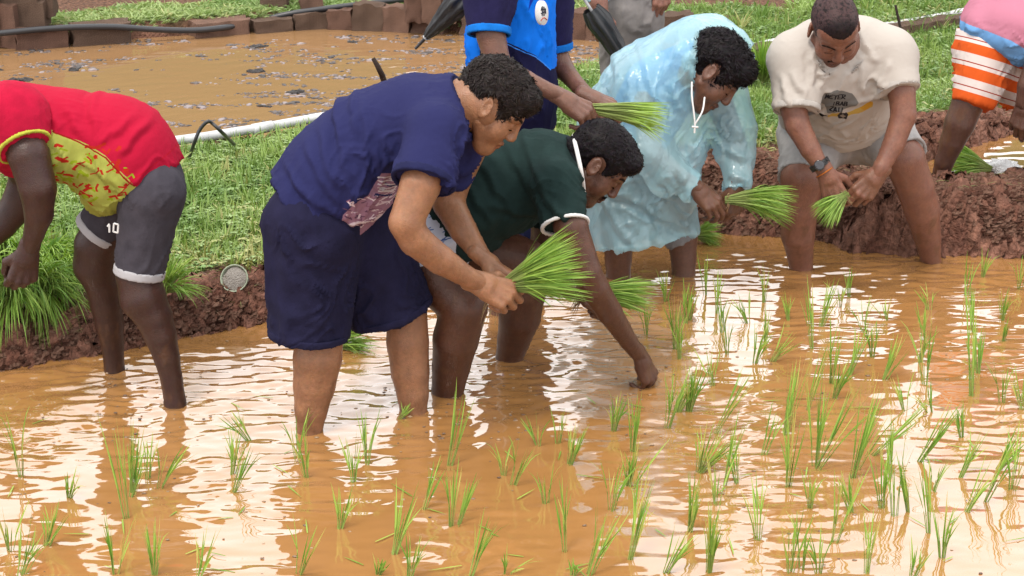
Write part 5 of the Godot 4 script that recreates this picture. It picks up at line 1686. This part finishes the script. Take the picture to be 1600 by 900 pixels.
# ---- striped wrap at the right edge
func person_striped() -> void:
	var root := person(on(1470, 280, UPPER_Y), "bending person in pink shirt and orange and white striped wrap at the right edge")
	var tone := Color(0.115, 0.055, 0.04)
	var col := skin_tone(tone, 0.45, 10.0, 0.5)
	var b := Bld.new()
	var p := []
	p += chain([[1540, 100, 6.26, 36], [1513, 160, 6.2, 25], [1500, 192, 6.2, 24], [1488, 222, 6.21, 19], [1476, 252, 6.225, 15], [1468, 280, 6.25, 13], [1464, 310, 6.25, 14]], 0.016)
	p += chain([[1580, 100, 6.4, 36], [1628, 165, 6.42, 26], [1640, 220, 6.45, 20], [1650, 285, 6.5, 13], [1652, 320, 6.5, 14]], 0.016)
	p += chain([[1550, 60, 6.32, 42], [1610, 15, 6.3, 44], [1680, 10, 6.28, 40], [1710, 20, 6.26, 28]], 0.04, Vector3(0, 0, 1), 1.3)
	p += chain([[1705, 20, 6.26, 26], [1728, 35, 6.25, 24]], 0.02)
	p += chain([[1665, 30, 6.12, 30], [1625, 100, 6.08, 23], [1610, 135, 6.07, 20], [1601, 160, 6.07, 14]], 0.016)
	p += chain([[1690, 35, 6.45, 28], [1690, 110, 6.45, 20], [1660, 160, 6.4, 14]], 0.016)
	solid(p, 0.0105, b, col)
	var hf := head_frame(q(1755, 50, 6.25), Vector3(0.7, -0.72, 0.1), Vector3(0.72, 0.7, 0))
	add_head(b, hf, tone, 1.0, 0.006)
	add_hand(b, q(1601, 160, 6.07), Vector3(-0.1, -0.98, 0), Vector3(-0.4, 0.2, 0.8), true, [30, 35, 38, 42], col, 1.05)
	add_hand(b, q(1660, 160, 6.4), Vector3(-0.4, -0.9, 0), Vector3(-0.4, 0.2, 0.8), false, [40, 45, 48, 52], col, 1.0)
	skin(root, b)
	hair_of(root, hf, 23, 0.012, 0.0, 800, 0.012, Color(0.012, 0.009, 0.008), 0.0, false, false)
	# the wrap, its stripes woven round it
	var W := 512
	var im := Image.create(64, W, false, Image.FORMAT_RGB8)
	var orange := Color(0.84, 0.36, 0.14)
	var white := Color(0.86, 0.81, 0.79)
	im.fill(white)
	for e in [[0.02, 0.135, orange], [0.275, 0.40, orange], [0.56, 0.70, orange], [0.86, 1.0, orange], [0.22, 0.235, Color(0.62, 0.24, 0.18)], [0.50, 0.515, Color(0.62, 0.24, 0.18)], [0.79, 0.805, Color(0.62, 0.24, 0.18)]]:
		im.fill_rect(Rect2i(0, int(e[0] * W), 64, int((e[1] - e[0]) * W)), e[2])
	var o := q(1512, 28, 6.2)
	var down := (q(1522, 166, 6.2) - q(1520, 28, 6.25))
	var Ld := down.length() * 1.02
	down = down.normalized()
	var uv := func(w: Vector3) -> Vector2:
		return Vector2(0.5, clampf(((w - o).dot(down) - (w.x - o.x) * 0.36) / Ld * 1.08, 0.004, 0.996))
	p = [sc([1550, 48, 6.32, 55], [1545, 90, 6.3, 52], 0.05, 1), sc([1542, 85, 6.25, 50], [1518, 164, 6.19, 33], 0.03, 2), sc([1565, 85, 6.36, 48], [1598, 150, 6.38, 36], 0.05, 2)]
	garment("striped_wrap", root, p, printed(im), folder(Vector3(0.1, -1, 0), 14, 3.5, 0.013), 0.0095, uv)
	var sl := [1668, 25, 6.16, 36]
	var sl2 := [1640, 75, 6.1, 30]
	p = chain([[1560, 38, 6.32, 58], [1605, 14, 6.31, 60], [1670, 8, 6.3, 55], [1705, 18, 6.27, 34]], 0.05, Vector3(0, 0, 1), 1.15)
	p += [sc(sl, sl2, 0.03, 2), sc([1685, 25, 6.42, 34], [1690, 75, 6.45, 29], 0.03, 2)]
	p += [sc([1530, 40, 6.25, 26], [1580, 46, 6.22, 46], 0.03, 0, Vector3(0, 0, 1), 1.3), sc([1580, 46, 6.22, 46], [1640, 62, 6.2, 54], 0.03, 0, Vector3(0, 0, 1), 1.3)]
	var lo := q(1470, 180, 6.1)
	var hi := q(1760, -60, 6.1)
	im = Image.create(256, 256, false, Image.FORMAT_RGB8)
	im.fill(Color(0.72, 0.46, 0.54))
	var bp := []
	for e in [[1480, 30], [1512, 42], [1545, 50], [1575, 60], [1605, 78], [1640, 100], [1640, 200], [1480, 200]]:
		var w := q(e[0], e[1], 6.12)
		bp.append(Vector2((w.x - lo.x) / (hi.x - lo.x) * 256, (hi.y - w.y) / (hi.y - lo.y) * 256))
	draw_poly(im, bp, Color(0.45, 0.65, 0.86))
	garment("shirt", root, p, printed(im), folder(Vector3(0.9, -0.4, 0.1), 15, 4, 0.012), 0.0085, func(w: Vector3) -> Vector2: return Vector2((w.x - lo.x) / (hi.x - lo.x), (hi.y - w.y) / (hi.y - lo.y)))

# ---- grey trousers, standing behind the raincoat
func person_grey() -> void:
	var root := person(Vector3(q(985, 30, 6.45).x, 0.24, -6.45), "person in grey trousers standing behind the raincoat, holding a folded black umbrella")
	var tone := Color(0.30, 0.14, 0.10)
	var col := skin_tone(tone, 0.0, 12.0)
	var lat := Vector3(1, 0, 0.2).normalized()
	var b := Bld.new()
	var p := []
	p += chain([[985, 30, 6.45, 26], [985, -60, 6.45, 36], [985, -150, 6.45, 38], [985, -205, 6.45, 34], [985, -240, 6.43, 24]], 0.04, lat, 1.35)
	p += chain([[985, -235, 6.43, 22], [985, -260, 6.41, 21]], 0.02)
	p += chain([[928, -170, 6.42, 24], [925, -70, 6.36, 20], [935, 2, 6.28, 15], [938, 15, 6.27, 13]], 0.016)
	p += chain([[1042, -170, 6.44, 24], [1050, -75, 6.42, 19], [1040, -36, 6.4, 13], [1038, -28, 6.39, 12]], 0.016)
	p += chain([[968, 40, 6.43, 22], [968, 160, 6.43, 16], [968, 250, 6.45, 15]], 0.02)
	p += chain([[1003, 40, 6.47, 22], [1005, 160, 6.47, 16], [1005, 250, 6.49, 15]], 0.02)
	solid(p, 0.0115, b, col)
	var hf := head_frame(q(985, -300, 6.4), Vector3(0.2, -0.5, 0.85), Vector3(0, 0.86, 0.5))
	add_head(b, hf, tone, 1.0, 0.006)
	add_hand(b, q(938, 14, 6.27), Vector3(-0.05, -0.97, 0.15), Vector3(-0.35, -0.05, 0.9), true, [48, 52, 56, 60], col, 0.98, [0.5, 1.0, 0.6])
	add_hand(b, q(1038, -28, 6.39), Vector3(-0.1, -0.97, 0.1), Vector3(0.4, 0, 0.9), false, [30, 35, 40, 44], col, 0.98)
	skin(root, b)
	hair_of(root, hf, 29, 0.012, 0.0, 600, 0.012, Color(0.012, 0.009, 0.008), 0.0, false, false)
	garment("trousers", root, [sc([986, -45, 6.45, 36], [986, 30, 6.45, 40], 0.04, 1, lat, 1.22), sc([969, 20, 6.43, 33], [966, 240, 6.44, 22], 0.03, 2), sc([1006, 20, 6.47, 33], [1008, 240, 6.48, 22], 0.03, 2)], cloth(Color(0.30, 0.275, 0.265)), folder(Vector3(0.15, -1, 0), 15, 5, 0.009), 0.0095)
	p = [sc([986, -30, 6.45, 38], [986, -150, 6.45, 40], 0.04, 1, lat, 1.3), sc([986, -150, 6.45, 40], [985, -212, 6.44, 28], 0.04, 0, lat, 1.4)]
	p += [sc([928, -178, 6.42, 30], [924, -70, 6.36, 24], 0.03), sc([924, -70, 6.36, 24], [934, 5, 6.285, 18], 0.02, 2), sc([1042, -178, 6.44, 30], [1050, -75, 6.42, 23], 0.03), sc([1050, -75, 6.42, 23], [1041, -38, 6.405, 16], 0.02, 2)]
	garment("shirt", root, p, cloth(Color(0.40, 0.60, 0.70)), folder(Vector3(0.2, -1, 0), 16, 5, 0.008), 0.0105)

# a closed umbrella: tip, ferrule, pleated canopy, shaft and handle
func umbrella(label: String, tip: Vector3, top: Vector3, wide: float, seed_n: int) -> void:
	var root := base("folded_umbrella", tip, label, "umbrella", "folded black umbrellas")
	var dir := (top - tip).normalized()
	var L := (top - tip).length()
	var s1 := dir.cross(Vector3.UP).normalized()
	var s2 := s1.cross(dir)
	var b := Bld.new()
	tube(b, [Vector3.ZERO, dir * L * 0.16], [0.005, 0.0065], 8)
	part("tip", b.mesh(), M.black_metal, root)
	b = Bld.new()
	tube(b, [dir * L * 0.155, dir * L * 0.175], [0.011, 0.012], 10)
	part("ferrule", b.mesh(), M.steel, root)
	b = Bld.new()
	var seg := 32
	var rings := 14
	for j in rings + 1:
		var t := float(j) / rings
		var r := lerpf(0.012, wide, pow(t, 0.8)) * (1.0 - 0.35 * smoothstep(0.85, 1.0, t))
		for k in seg:
			var a := TAU * k / seg
			var f := 0.72 + 0.28 * absf(sin(a * 4.0 + t * 0.9)) + 0.1 * nz.get_noise_2d(k * 0.7 + seed_n, t * 6.0)
			b.vert(dir * L * lerpf(0.17, 0.8, t) + (s1 * cos(a) + s2 * sin(a)) * r * f)
	for j in rings:
		for k in seg:
			var k2 := (k + 1) % seg
			b.quad(j * seg + k, (j + 1) * seg + k, (j + 1) * seg + k2, j * seg + k2)
	part("canopy", b.mesh(), M.umbrella, root)
	b = Bld.new()
	tube(b, [dir * L * 0.17, dir * L * 0.9], [0.006, 0.006], 8)
	part("shaft", b.mesh(), M.steel, root)
	b = Bld.new()
	tube(b, [dir * L * 0.88, dir * L * 0.98, dir * L], [0.013, 0.014, 0.009], 10)
	part("handle", b.mesh(), M.black_rubber, root)

const CLUMPS := [[1102,461,1099,411],[1121,489,1125,436],[1193,472,1196,428],[1168,505,1157,467],[1129,519,1131,472],[1137,553,1135,505],[1196,533,1202,494],[1179,567,1190,519],[1207,564,1232,528],[1232,500,1229,469],[1271,544,1274,467],[1327,464,1327,422],[1313,478,1315,447],[1349,517,1346,478],[1385,500,1381,472],[1363,558,1364,505],[1299,600,1304,519],[1304,622,1318,567],[1382,592,1410,539],[1443,533,1440,489],[1438,567,1449,522],[1452,483,1452,455],[1509,461,1518,405],[1535,433,1543,395],[1593,450,1593,414],[1566,500,1568,461],[1567,533,1571,500],[1518,619,1527,492],[1527,583,1532,528],[1454,644,1443,611],[1502,683,1499,639],[1435,722,1482,639],[1366,711,1438,655],[1332,747,1360,633],[1338,733,1379,644],[1274,728,1282,617],[1277,733,1338,644],[1232,761,1243,661],[1193,711,1216,644],[1227,678,1252,589],[1116,678,1157,592],[1093,739,1138,683],[1152,755,1149,711],[1118,789,1121,728],[1077,644,1088,578],[1060,644,1077,600],[1113,603,1107,561],[1071,505,1077,455],[1063,561,1063,505],[1079,830,1085,761],[1110,889,1115,811],[1185,844,1188,767],[1235,894,1238,811],[1252,889,1254,817],[1304,847,1327,755],[1265,794,1265,739],[1377,794,1377,717],[1354,894,1363,822],[1454,833,1457,744],[1471,872,1474,800],[1457,767,1471,717],[1510,800,1549,733],[1538,783,1571,700],[1582,767,1596,694],[1560,733,1593,683],[1279,894,1279,844],[1427,900,1443,861],[1044,668,1063,594],[1074,643,1083,583],[959,673,964,624],[987,705,991,632],[987,762,1010,700],[981,760,983,711],[955,798,962,734],[985,874,1010,772],[1078,832,1087,757],[921,898,949,821],[896,898,902,881],[881,862,877,772],[872,692,876,649],[891,726,904,677],[840,696,834,662],[802,757,821,692],[787,741,787,704],[704,726,726,636],[664,796,685,734],[706,823,713,749],[717,821,740,753],[617,866,636,791],[736,898,757,825],[791,896,802,874],[573,726,573,662],[624,654,636,636],[590,898,596,874],[853,787,853,738],[1108,893,1112,806],[1040,896,1070,843],[1093,738,1108,677],[33,744,31,656],[108,777,115,744],[198,810,175,694],[207,768,207,687],[207,775,221,719],[250,763,270,705],[231,747,231,694],[367,768,389,705],[364,740,371,684],[389,688,361,649],[464,715,462,663],[478,745,469,680],[553,754,551,701],[532,827,539,778],[469,897,490,824],[180,897,182,827],[241,897,238,834],[75,852,91,803],[33,897,49,838],[1010,522,1005,474],[1040,470,1041,430],[1055,545,1060,480],[1078,500,1081,455],[1500,745,1530,690],[1596,640,1590,590],[1330,800,1318,752],[1412,640,1405,596],[640,905,652,850],[15,860,12,800],[310,905,322,850]]

func build_seedlings() -> void:
	var kinds := []
	for k in 16: kinds.append(seedling_mesh(7 + k % 7, 1.0 * 0.17, 0.16 + 0.05 * (k % 4), 200 + k))
	rng.seed = 80
	var all := CLUMPS.duplicate()
	for k in 900:
		var u := rng.randf_range(1075, 1610)
		var v := rng.randf_range(450, 905)
		if all.size() >= CLUMPS.size() + 10: break
		var clear := true
		for e in all:
			if absf(e[0] - u) < 20 and absf(e[1] - v) < 24: clear = false
		if clear: all.append([u, v, u + rng.randf_range(-10, 30), v - rng.randf_range(0.09, 0.14) * v])
	for k in all.size():
		var c: Array = all[k]
		var a := on(c[0], c[1])
		var tip := q(c[2], c[3], -a.z) - a
		tip.z += rng.randf_range(-0.25, 0.2) * tip.length()
		var L := tip.length()
		var up := tip.normalized()
		var x := up.cross(Vector3.FORWARD).normalized()
		var bs := Basis(x, up, x.cross(up)) * Basis(Vector3.UP, rng.randf() * TAU)
		var o := part("rice_seedling", kinds[rng.randi() % 16], M.leaf, self)
		var s := L / 0.132
		o.transform = Transform3D(bs * Basis.from_scale(Vector3(1.0, s, 1.0) * clampf(1.0, 0.6, 1.2)), a)
		var tall := "tall" if L > 0.155 else ("short" if L < 0.1 else "middling")
		var lean: float = (c[2] - c[0]) / maxf(1.0, c[1] - c[3])
		var how := "leaning right" if lean > 0.3 else ("leaning left" if lean < -0.12 else "upright")
		var zone := "at the bottom right of the paddy"
		if c[0] < 300: zone = "in the left foreground, before the red shirt's legs" if c[1] < 830 else "at the bottom left edge"
		elif c[0] < 600: zone = "beside or just before the navy man's near leg" if c[1] < 780 else "at the bottom, left of centre"
		elif c[0] < 830: zone = "in open water before the navy man's legs" if c[1] < 800 else "at the bottom centre"
		elif c[0] < 1000: zone = "below the hand that reaches into the water" if c[1] < 780 else "at the bottom, right of centre"
		elif c[0] < 1130: zone = "just right of the reaching hand" if c[1] < 700 else ("close before the raincoat's legs" if c[1] < 500 else "in the lower middle, right of centre")
		elif c[1] < 510: zone = "near the bund between raincoat and white shirt" if c[0] < 1400 else "near the bund at the right edge"
		elif c[1] < 640: zone = "in the water before the white shirt's legs" if c[0] < 1400 else "in the right middle distance"
		elif c[1] < 780: zone = "in the thick of the right-hand planting" if c[0] < 1400 else "by the right edge"
		tag(o, "%s %s rice seedling %s" % [tall, how, zone], "rice seedling", "rice seedlings planted in the paddy")
	# loose leaves afloat
	rng.seed = 81
	var b := Bld.new()
	for k in 60:
		var p := on(rng.randf_range(-20, 1620), rng.randf_range(620, 905)) + Vector3(0, 0.004, 0)
		var th := rng.randf() * TAU
		blade(b, p, Vector3(cos(th), 0.01, sin(th)), rng.randf_range(0.03, 0.1), 0.004, 0.0, LEAF_A.lerp(LEAF_B, rng.randf()) * 0.9, 3, Color(0, 0, 0, 0), Vector3(-sin(th), 0, cos(th)))
	var bits := Bld.new()
	rng.seed = 82
	for k in 420:
		var at := on(rng.randf_range(-20, 1620), rng.randf_range(520, 905))
		if rng.randf() < 0.5: at = on([180, 274, 484, 645, 700, 796, 1022][rng.randi() % 7] + rng.randfn(0, 26), [585, 640, 680, 652, 622, 570, 604][k % 7] + rng.randfn(0, 7))
		var r := rng.randf_range(0.0015, 0.0045)
		lump(bits, at + Vector3(0, 0.001, 0), Vector3(r * 1.6, r * 0.6, r), 1.0, 3, k, Color(0.1, 0.05, 0.03).lerp(Color(0.45, 0.3, 0.18), rng.randf()))
	var bo := part("floating_bits", bits.mesh(), M.scrap, self)
	tag(bo, "specks of silt and straw floating on the paddy water", "", "", "stuff")
	var o := part("floating_leaves", b.mesh(), M.leaf, self)
	tag(o, "loose rice leaves floating on the paddy water", "", "", "stuff")

func build_heaps() -> void:
	# the big heap of seedlings on the left bank
	var heaps := [[20, 470, 0.16], [60, 462, 0.15], [95, 452, 0.14], [-20, 450, 0.15], [40, 420, 0.16], [80, 425, 0.16], [5, 410, 0.16]]
	rng.seed = 90
	var names := ["lowest left bundle of the big seedling heap on the left bank", "middle front bundle of the big seedling heap, hanging over the mud", "right front bundle of the big seedling heap beside the far leg", "bundle of the big seedling heap cut by the left edge", "bundle of the big seedling heap just under the red shirt's fist", "back right bundle of the big seedling heap by the broad leaf", "back left bundle of the big seedling heap"]
	for k in heaps.size():
		var e: Array = heaps[k]
		var p := on(e[0], e[1], e[2])
		bundle("seedling_bundle", names[k], p + Vector3(0, 0.03, 0), Vector3(rng.randf_range(-0.1, 0.9), 0.35, 0.75), 0.24, 0.75, 170, 1.7, 91 + k, 0.0, 0.0052, 0.1)
	bundle("seedling_bundle", "low seedling bundle on the bank between the red shirt's leg and the cup", on(262, 452, 0.15), Vector3(0.55, 0.6, 0.2), 0.14, 0.8, 120, 1.4, 101, 0.0, 0.004, 0.1)
	bundle("seedling_bundle", "seedling bundle lying in the water behind the navy shorts", on(520, 540, 0.01), Vector3(0.8, 0.42, -0.1), 0.15, 0.7, 150, 1.0, 102, 0.0, 0.004, 0.1)
	bundle("seedling_bundle", "seedling bundle at the foot of the bund behind the raincoat's hem", on(1086, 368, 0.03), Vector3(0.8, 0.25, 0.1), 0.12, 0.7, 130, 0.8, 103, 0.0, 0.004, 0.1)
	bundle("seedling_bundle", "seedling bundle lying in the upper water between the white shirt and the striped wrap", on(1542, 262, 0.2), Vector3(-0.95, 0.2, 0.1), 0.2, 0.55, 230, 0.5, 104, 0.0, 0.0045, 0.1)
	var b := Bld.new()
	lump(b, Vector3(0, 0.01, 0), Vector3(0.07, 0.035, 0.05), 1.0, 8, 77)
	lump(b, Vector3(0.05, 0.0, 0.01), Vector3(0.05, 0.03, 0.04), 1.0, 8, 78)
	var o := part("root_clod", b.mesh(), M.earth_plain, self)
	o.position = on(1560, 266, UPPER_Y)
	tag(o, "muddy root clod beside the seedling bundle in the upper water", "mud clod")
	bundle("seedling_bundle", "tall heap of seedlings standing on the terrace behind the white shirt", on(1192, 128, 0.2), Vector3(0.1, 0.9, 0.1), 0.24, 0.75, 320, 0.9, 105, 0.0, 0.006, 0.1)

func materials() -> void:
	T.weave = noise_tex(0.12, 3, 256)
	T.mottle = noise_tex(0.012, 4, 256, 0.8, 1.0)
	T.earth = noise_tex(0.03, 5, 512)
	T.earth_c = noise_tex(0.02, 5, 512, 0.45, 1.0)
	T.crumple = noise_tex(0.014, 4, 512)
	T.crumple.noise.fractal_type = FastNoiseLite.FRACTAL_RIDGED
	T.skin = noise_tex(0.09, 4, 256)
	T.skin_c = noise_tex(0.03, 5, 256, 0.84, 1.0)
	M.earth = mat(Color(1.15, 1.15, 1.15), 0.85, 0.3, T.earth, 1.6, 3.1, T.earth_c)
	M.earth_plain = mat(Color.WHITE, 0.85, 0.3, T.earth, 0.8, 6.0)
	M.earth_black = mat(Color(0.022, 0.016, 0.015), 0.55, 0.5, T.earth, 0.8, 6.0)
	M.earth_grey = mat(Color(0.34, 0.31, 0.28), 0.8, 0.4, T.earth, 0.5, 9.0)
	M.scrap = mat(Color.WHITE, 0.5, 0.5)
	M.water = mat(Color(0.41, 0.20, 0.065), 0.035, 0.7071)
	M.water.clearcoat_enabled = true
	M.water.clearcoat = 1.0
	M.water.clearcoat_roughness = 0.03
	M.pond = mat(Color(0.33, 0.185, 0.085), 0.05, 0.6)
	M.leaf = mat(Color.WHITE, 0.5, 0.4)
	M.leaf.backlight_enabled = true
	M.leaf.backlight = Color(0.55, 0.6, 0.25)
	M.pale_leaf = mat(Color(0.36, 0.55, 0.24), 0.5, 0.4)
	M.pale_leaf.backlight_enabled = true
	M.pale_leaf.backlight = Color(0.4, 0.5, 0.2)
	M.laterite = []
	for c in [Color(0.74, 0.43, 0.31), Color(0.64, 0.36, 0.26), Color(0.50, 0.32, 0.23)]:
		M.laterite.append(mat(c, 0.9, 0.3, T.earth, 1.2, 4.0, T.earth_c))
	M.pipe = mat(Color(0.72, 0.72, 0.74), 0.4, 0.5, null, 0.0, 3.0, T.mottle)
	M.hose = mat(Color(0.028, 0.028, 0.032), 0.4, 0.5)
	M.bark = mat(Color(0.05, 0.035, 0.03), 0.9, 0.3, T.earth, 0.4, 9.0)
	M.cup = mat(Color(0.45, 0.52, 0.38), 0.5, 0.5, null, 0.0, 6.0, T.mottle)
	M.skin = mat(Color(1.06, 1.06, 1.06), 0.4, 0.4, T.skin, 0.12, 9.0, T.skin_c)
	M.skin.subsurf_scatter_enabled = true
	M.skin.subsurf_scatter_strength = 0.06
	M.hair = mat(Color.WHITE, 0.5, 0.22)
	M.navy_dark = cloth(Color(0.018, 0.02, 0.075))
	M.navy_black = cloth(Color(0.018, 0.017, 0.05))
	M.shorts_pale = cloth(Color(0.46, 0.44, 0.43))
	M.black_cloth = cloth(Color(0.012, 0.014, 0.018))
	M.white_trim = mat(Color(0.74, 0.73, 0.72), 0.8, 0.3)
	M.grey_trim = mat(Color(0.45, 0.44, 0.46), 0.8, 0.3)
	M.off_white = cloth(Color(0.56, 0.52, 0.48))
	M.red_cloth = cloth(Color(0.54, 0.009, 0.047))
	M.yellow_cloth = cloth(Color(0.62, 0.64, 0.08))
	M.blue_cloth = cloth(Color(0.01, 0.20, 0.72))
	M.orange_cloth = cloth(Color(0.55, 0.16, 0.03))
	M.black_rubber = mat(Color(0.015, 0.015, 0.016), 0.5, 0.5)
	M.watch = mat(Color(0.02, 0.02, 0.024), 0.12, 0.6)
	M.ink = mat(Color(0.03, 0.03, 0.05), 0.8, 0.3)
	M.rust_red = mat(Color(0.45, 0.07, 0.04), 0.8, 0.3)
	M.black_metal = mat(Color(0.03, 0.03, 0.035), 0.35, 0.5)
	M.steel = mat(Color(0.5, 0.5, 0.52), 0.3, 0.5)
	M.umbrella = mat(Color(0.016, 0.017, 0.02), 0.45, 0.5)
	M.plastic = StandardMaterial3D.new()
	M.plastic.albedo_color = Color(0.68, 0.87, 0.91, 0.34)
	M.plastic.transparency = BaseMaterial3D.TRANSPARENCY_ALPHA
	M.plastic.roughness = 0.24
	M.plastic.metallic_specular = 0.5
	M.plastic.uv1_triplanar = true
	M.plastic.uv1_scale = Vector3(2.4, 1.5, 2.4)
	M.plastic.heightmap_enabled = true
	M.plastic.heightmap_texture = T.crumple
	M.plastic.heightmap_scale = 0.5
	M.plastic.backlight_enabled = true
	M.plastic.backlight = Color(0.5, 0.6, 0.65)

func _ready() -> void:
	var cam := Camera3D.new()
	cam.name = "camera"
	cam.fov = rad_to_deg(2.0 * atan(450.0 / FOCAL))
	cam.far = 300.0
	cam.near = 0.05
	cam.position = EYE
	cam.rotation_degrees = Vector3(-PITCH, 0, 0)
	cam.current = true
	add_child(cam)
	var we := WorldEnvironment.new()
	we.name = "world_environment"
	var env := Environment.new()
	env.background_mode = Environment.BG_SKY
	var sky := Sky.new()
	var sm := ProceduralSkyMaterial.new()
	sm.sky_top_color = Color(1.0, 1.0, 1.0)
	sm.sky_horizon_color = Color(0.95, 0.94, 0.965)
	sm.ground_horizon_color = Color(0.30, 0.26, 0.2)
	sm.ground_bottom_color = Color(0.2, 0.15, 0.1)
	sm.sky_energy_multiplier = 1.08
	sky.sky_material = sm
	env.sky = sky
	env.tonemap_mode = Environment.TONE_MAPPER_LINEAR
	env.tonemap_exposure = 2.0
	env.sdfgi_enabled = true
	env.ssao_enabled = true
	env.ssil_enabled = true
	we.environment = env
	add_child(we)
	var sun := DirectionalLight3D.new()
	sun.name = "sun"
	sun.light_energy = 0.5
	sun.light_angular_distance = 14.0
	sun.light_color = Color(1.0, 0.97, 0.93)
	sun.rotation_degrees = Vector3(-62, -35, 0)
	sun.shadow_enabled = true
	add_child(sun)

	nz.noise_type = FastNoiseLite.TYPE_SIMPLEX_SMOOTH
	nz.frequency = 1.0
	nz.fractal_type = FastNoiseLite.FRACTAL_NONE
	nz.seed = 4
	nf.noise_type = FastNoiseLite.TYPE_SIMPLEX_SMOOTH
	nf.frequency = 1.0
	nf.fractal_octaves = 4
	nf.seed = 8
	materials()
	build_ground()
	build_water()
	build_blocks()
	build_lines()
	build_grass()
	build_pond_debris()
	person_navy()
	person_green()
	person_red()
	person_raincoat()
	person_white()
	person_blue()
	person_striped()
	person_grey()
	umbrella("folded black umbrella pointing down to the left behind the blue sports shirt", q(649, 76, 5.62), q(748, -30, 5.55), 0.055, 1)
	umbrella("folded black umbrella hanging from the hand beside the grey trousers", q(1030, 175, 6.28), q(895, -28, 6.22), 0.055, 2)
	build_seedlings()
	build_heaps()
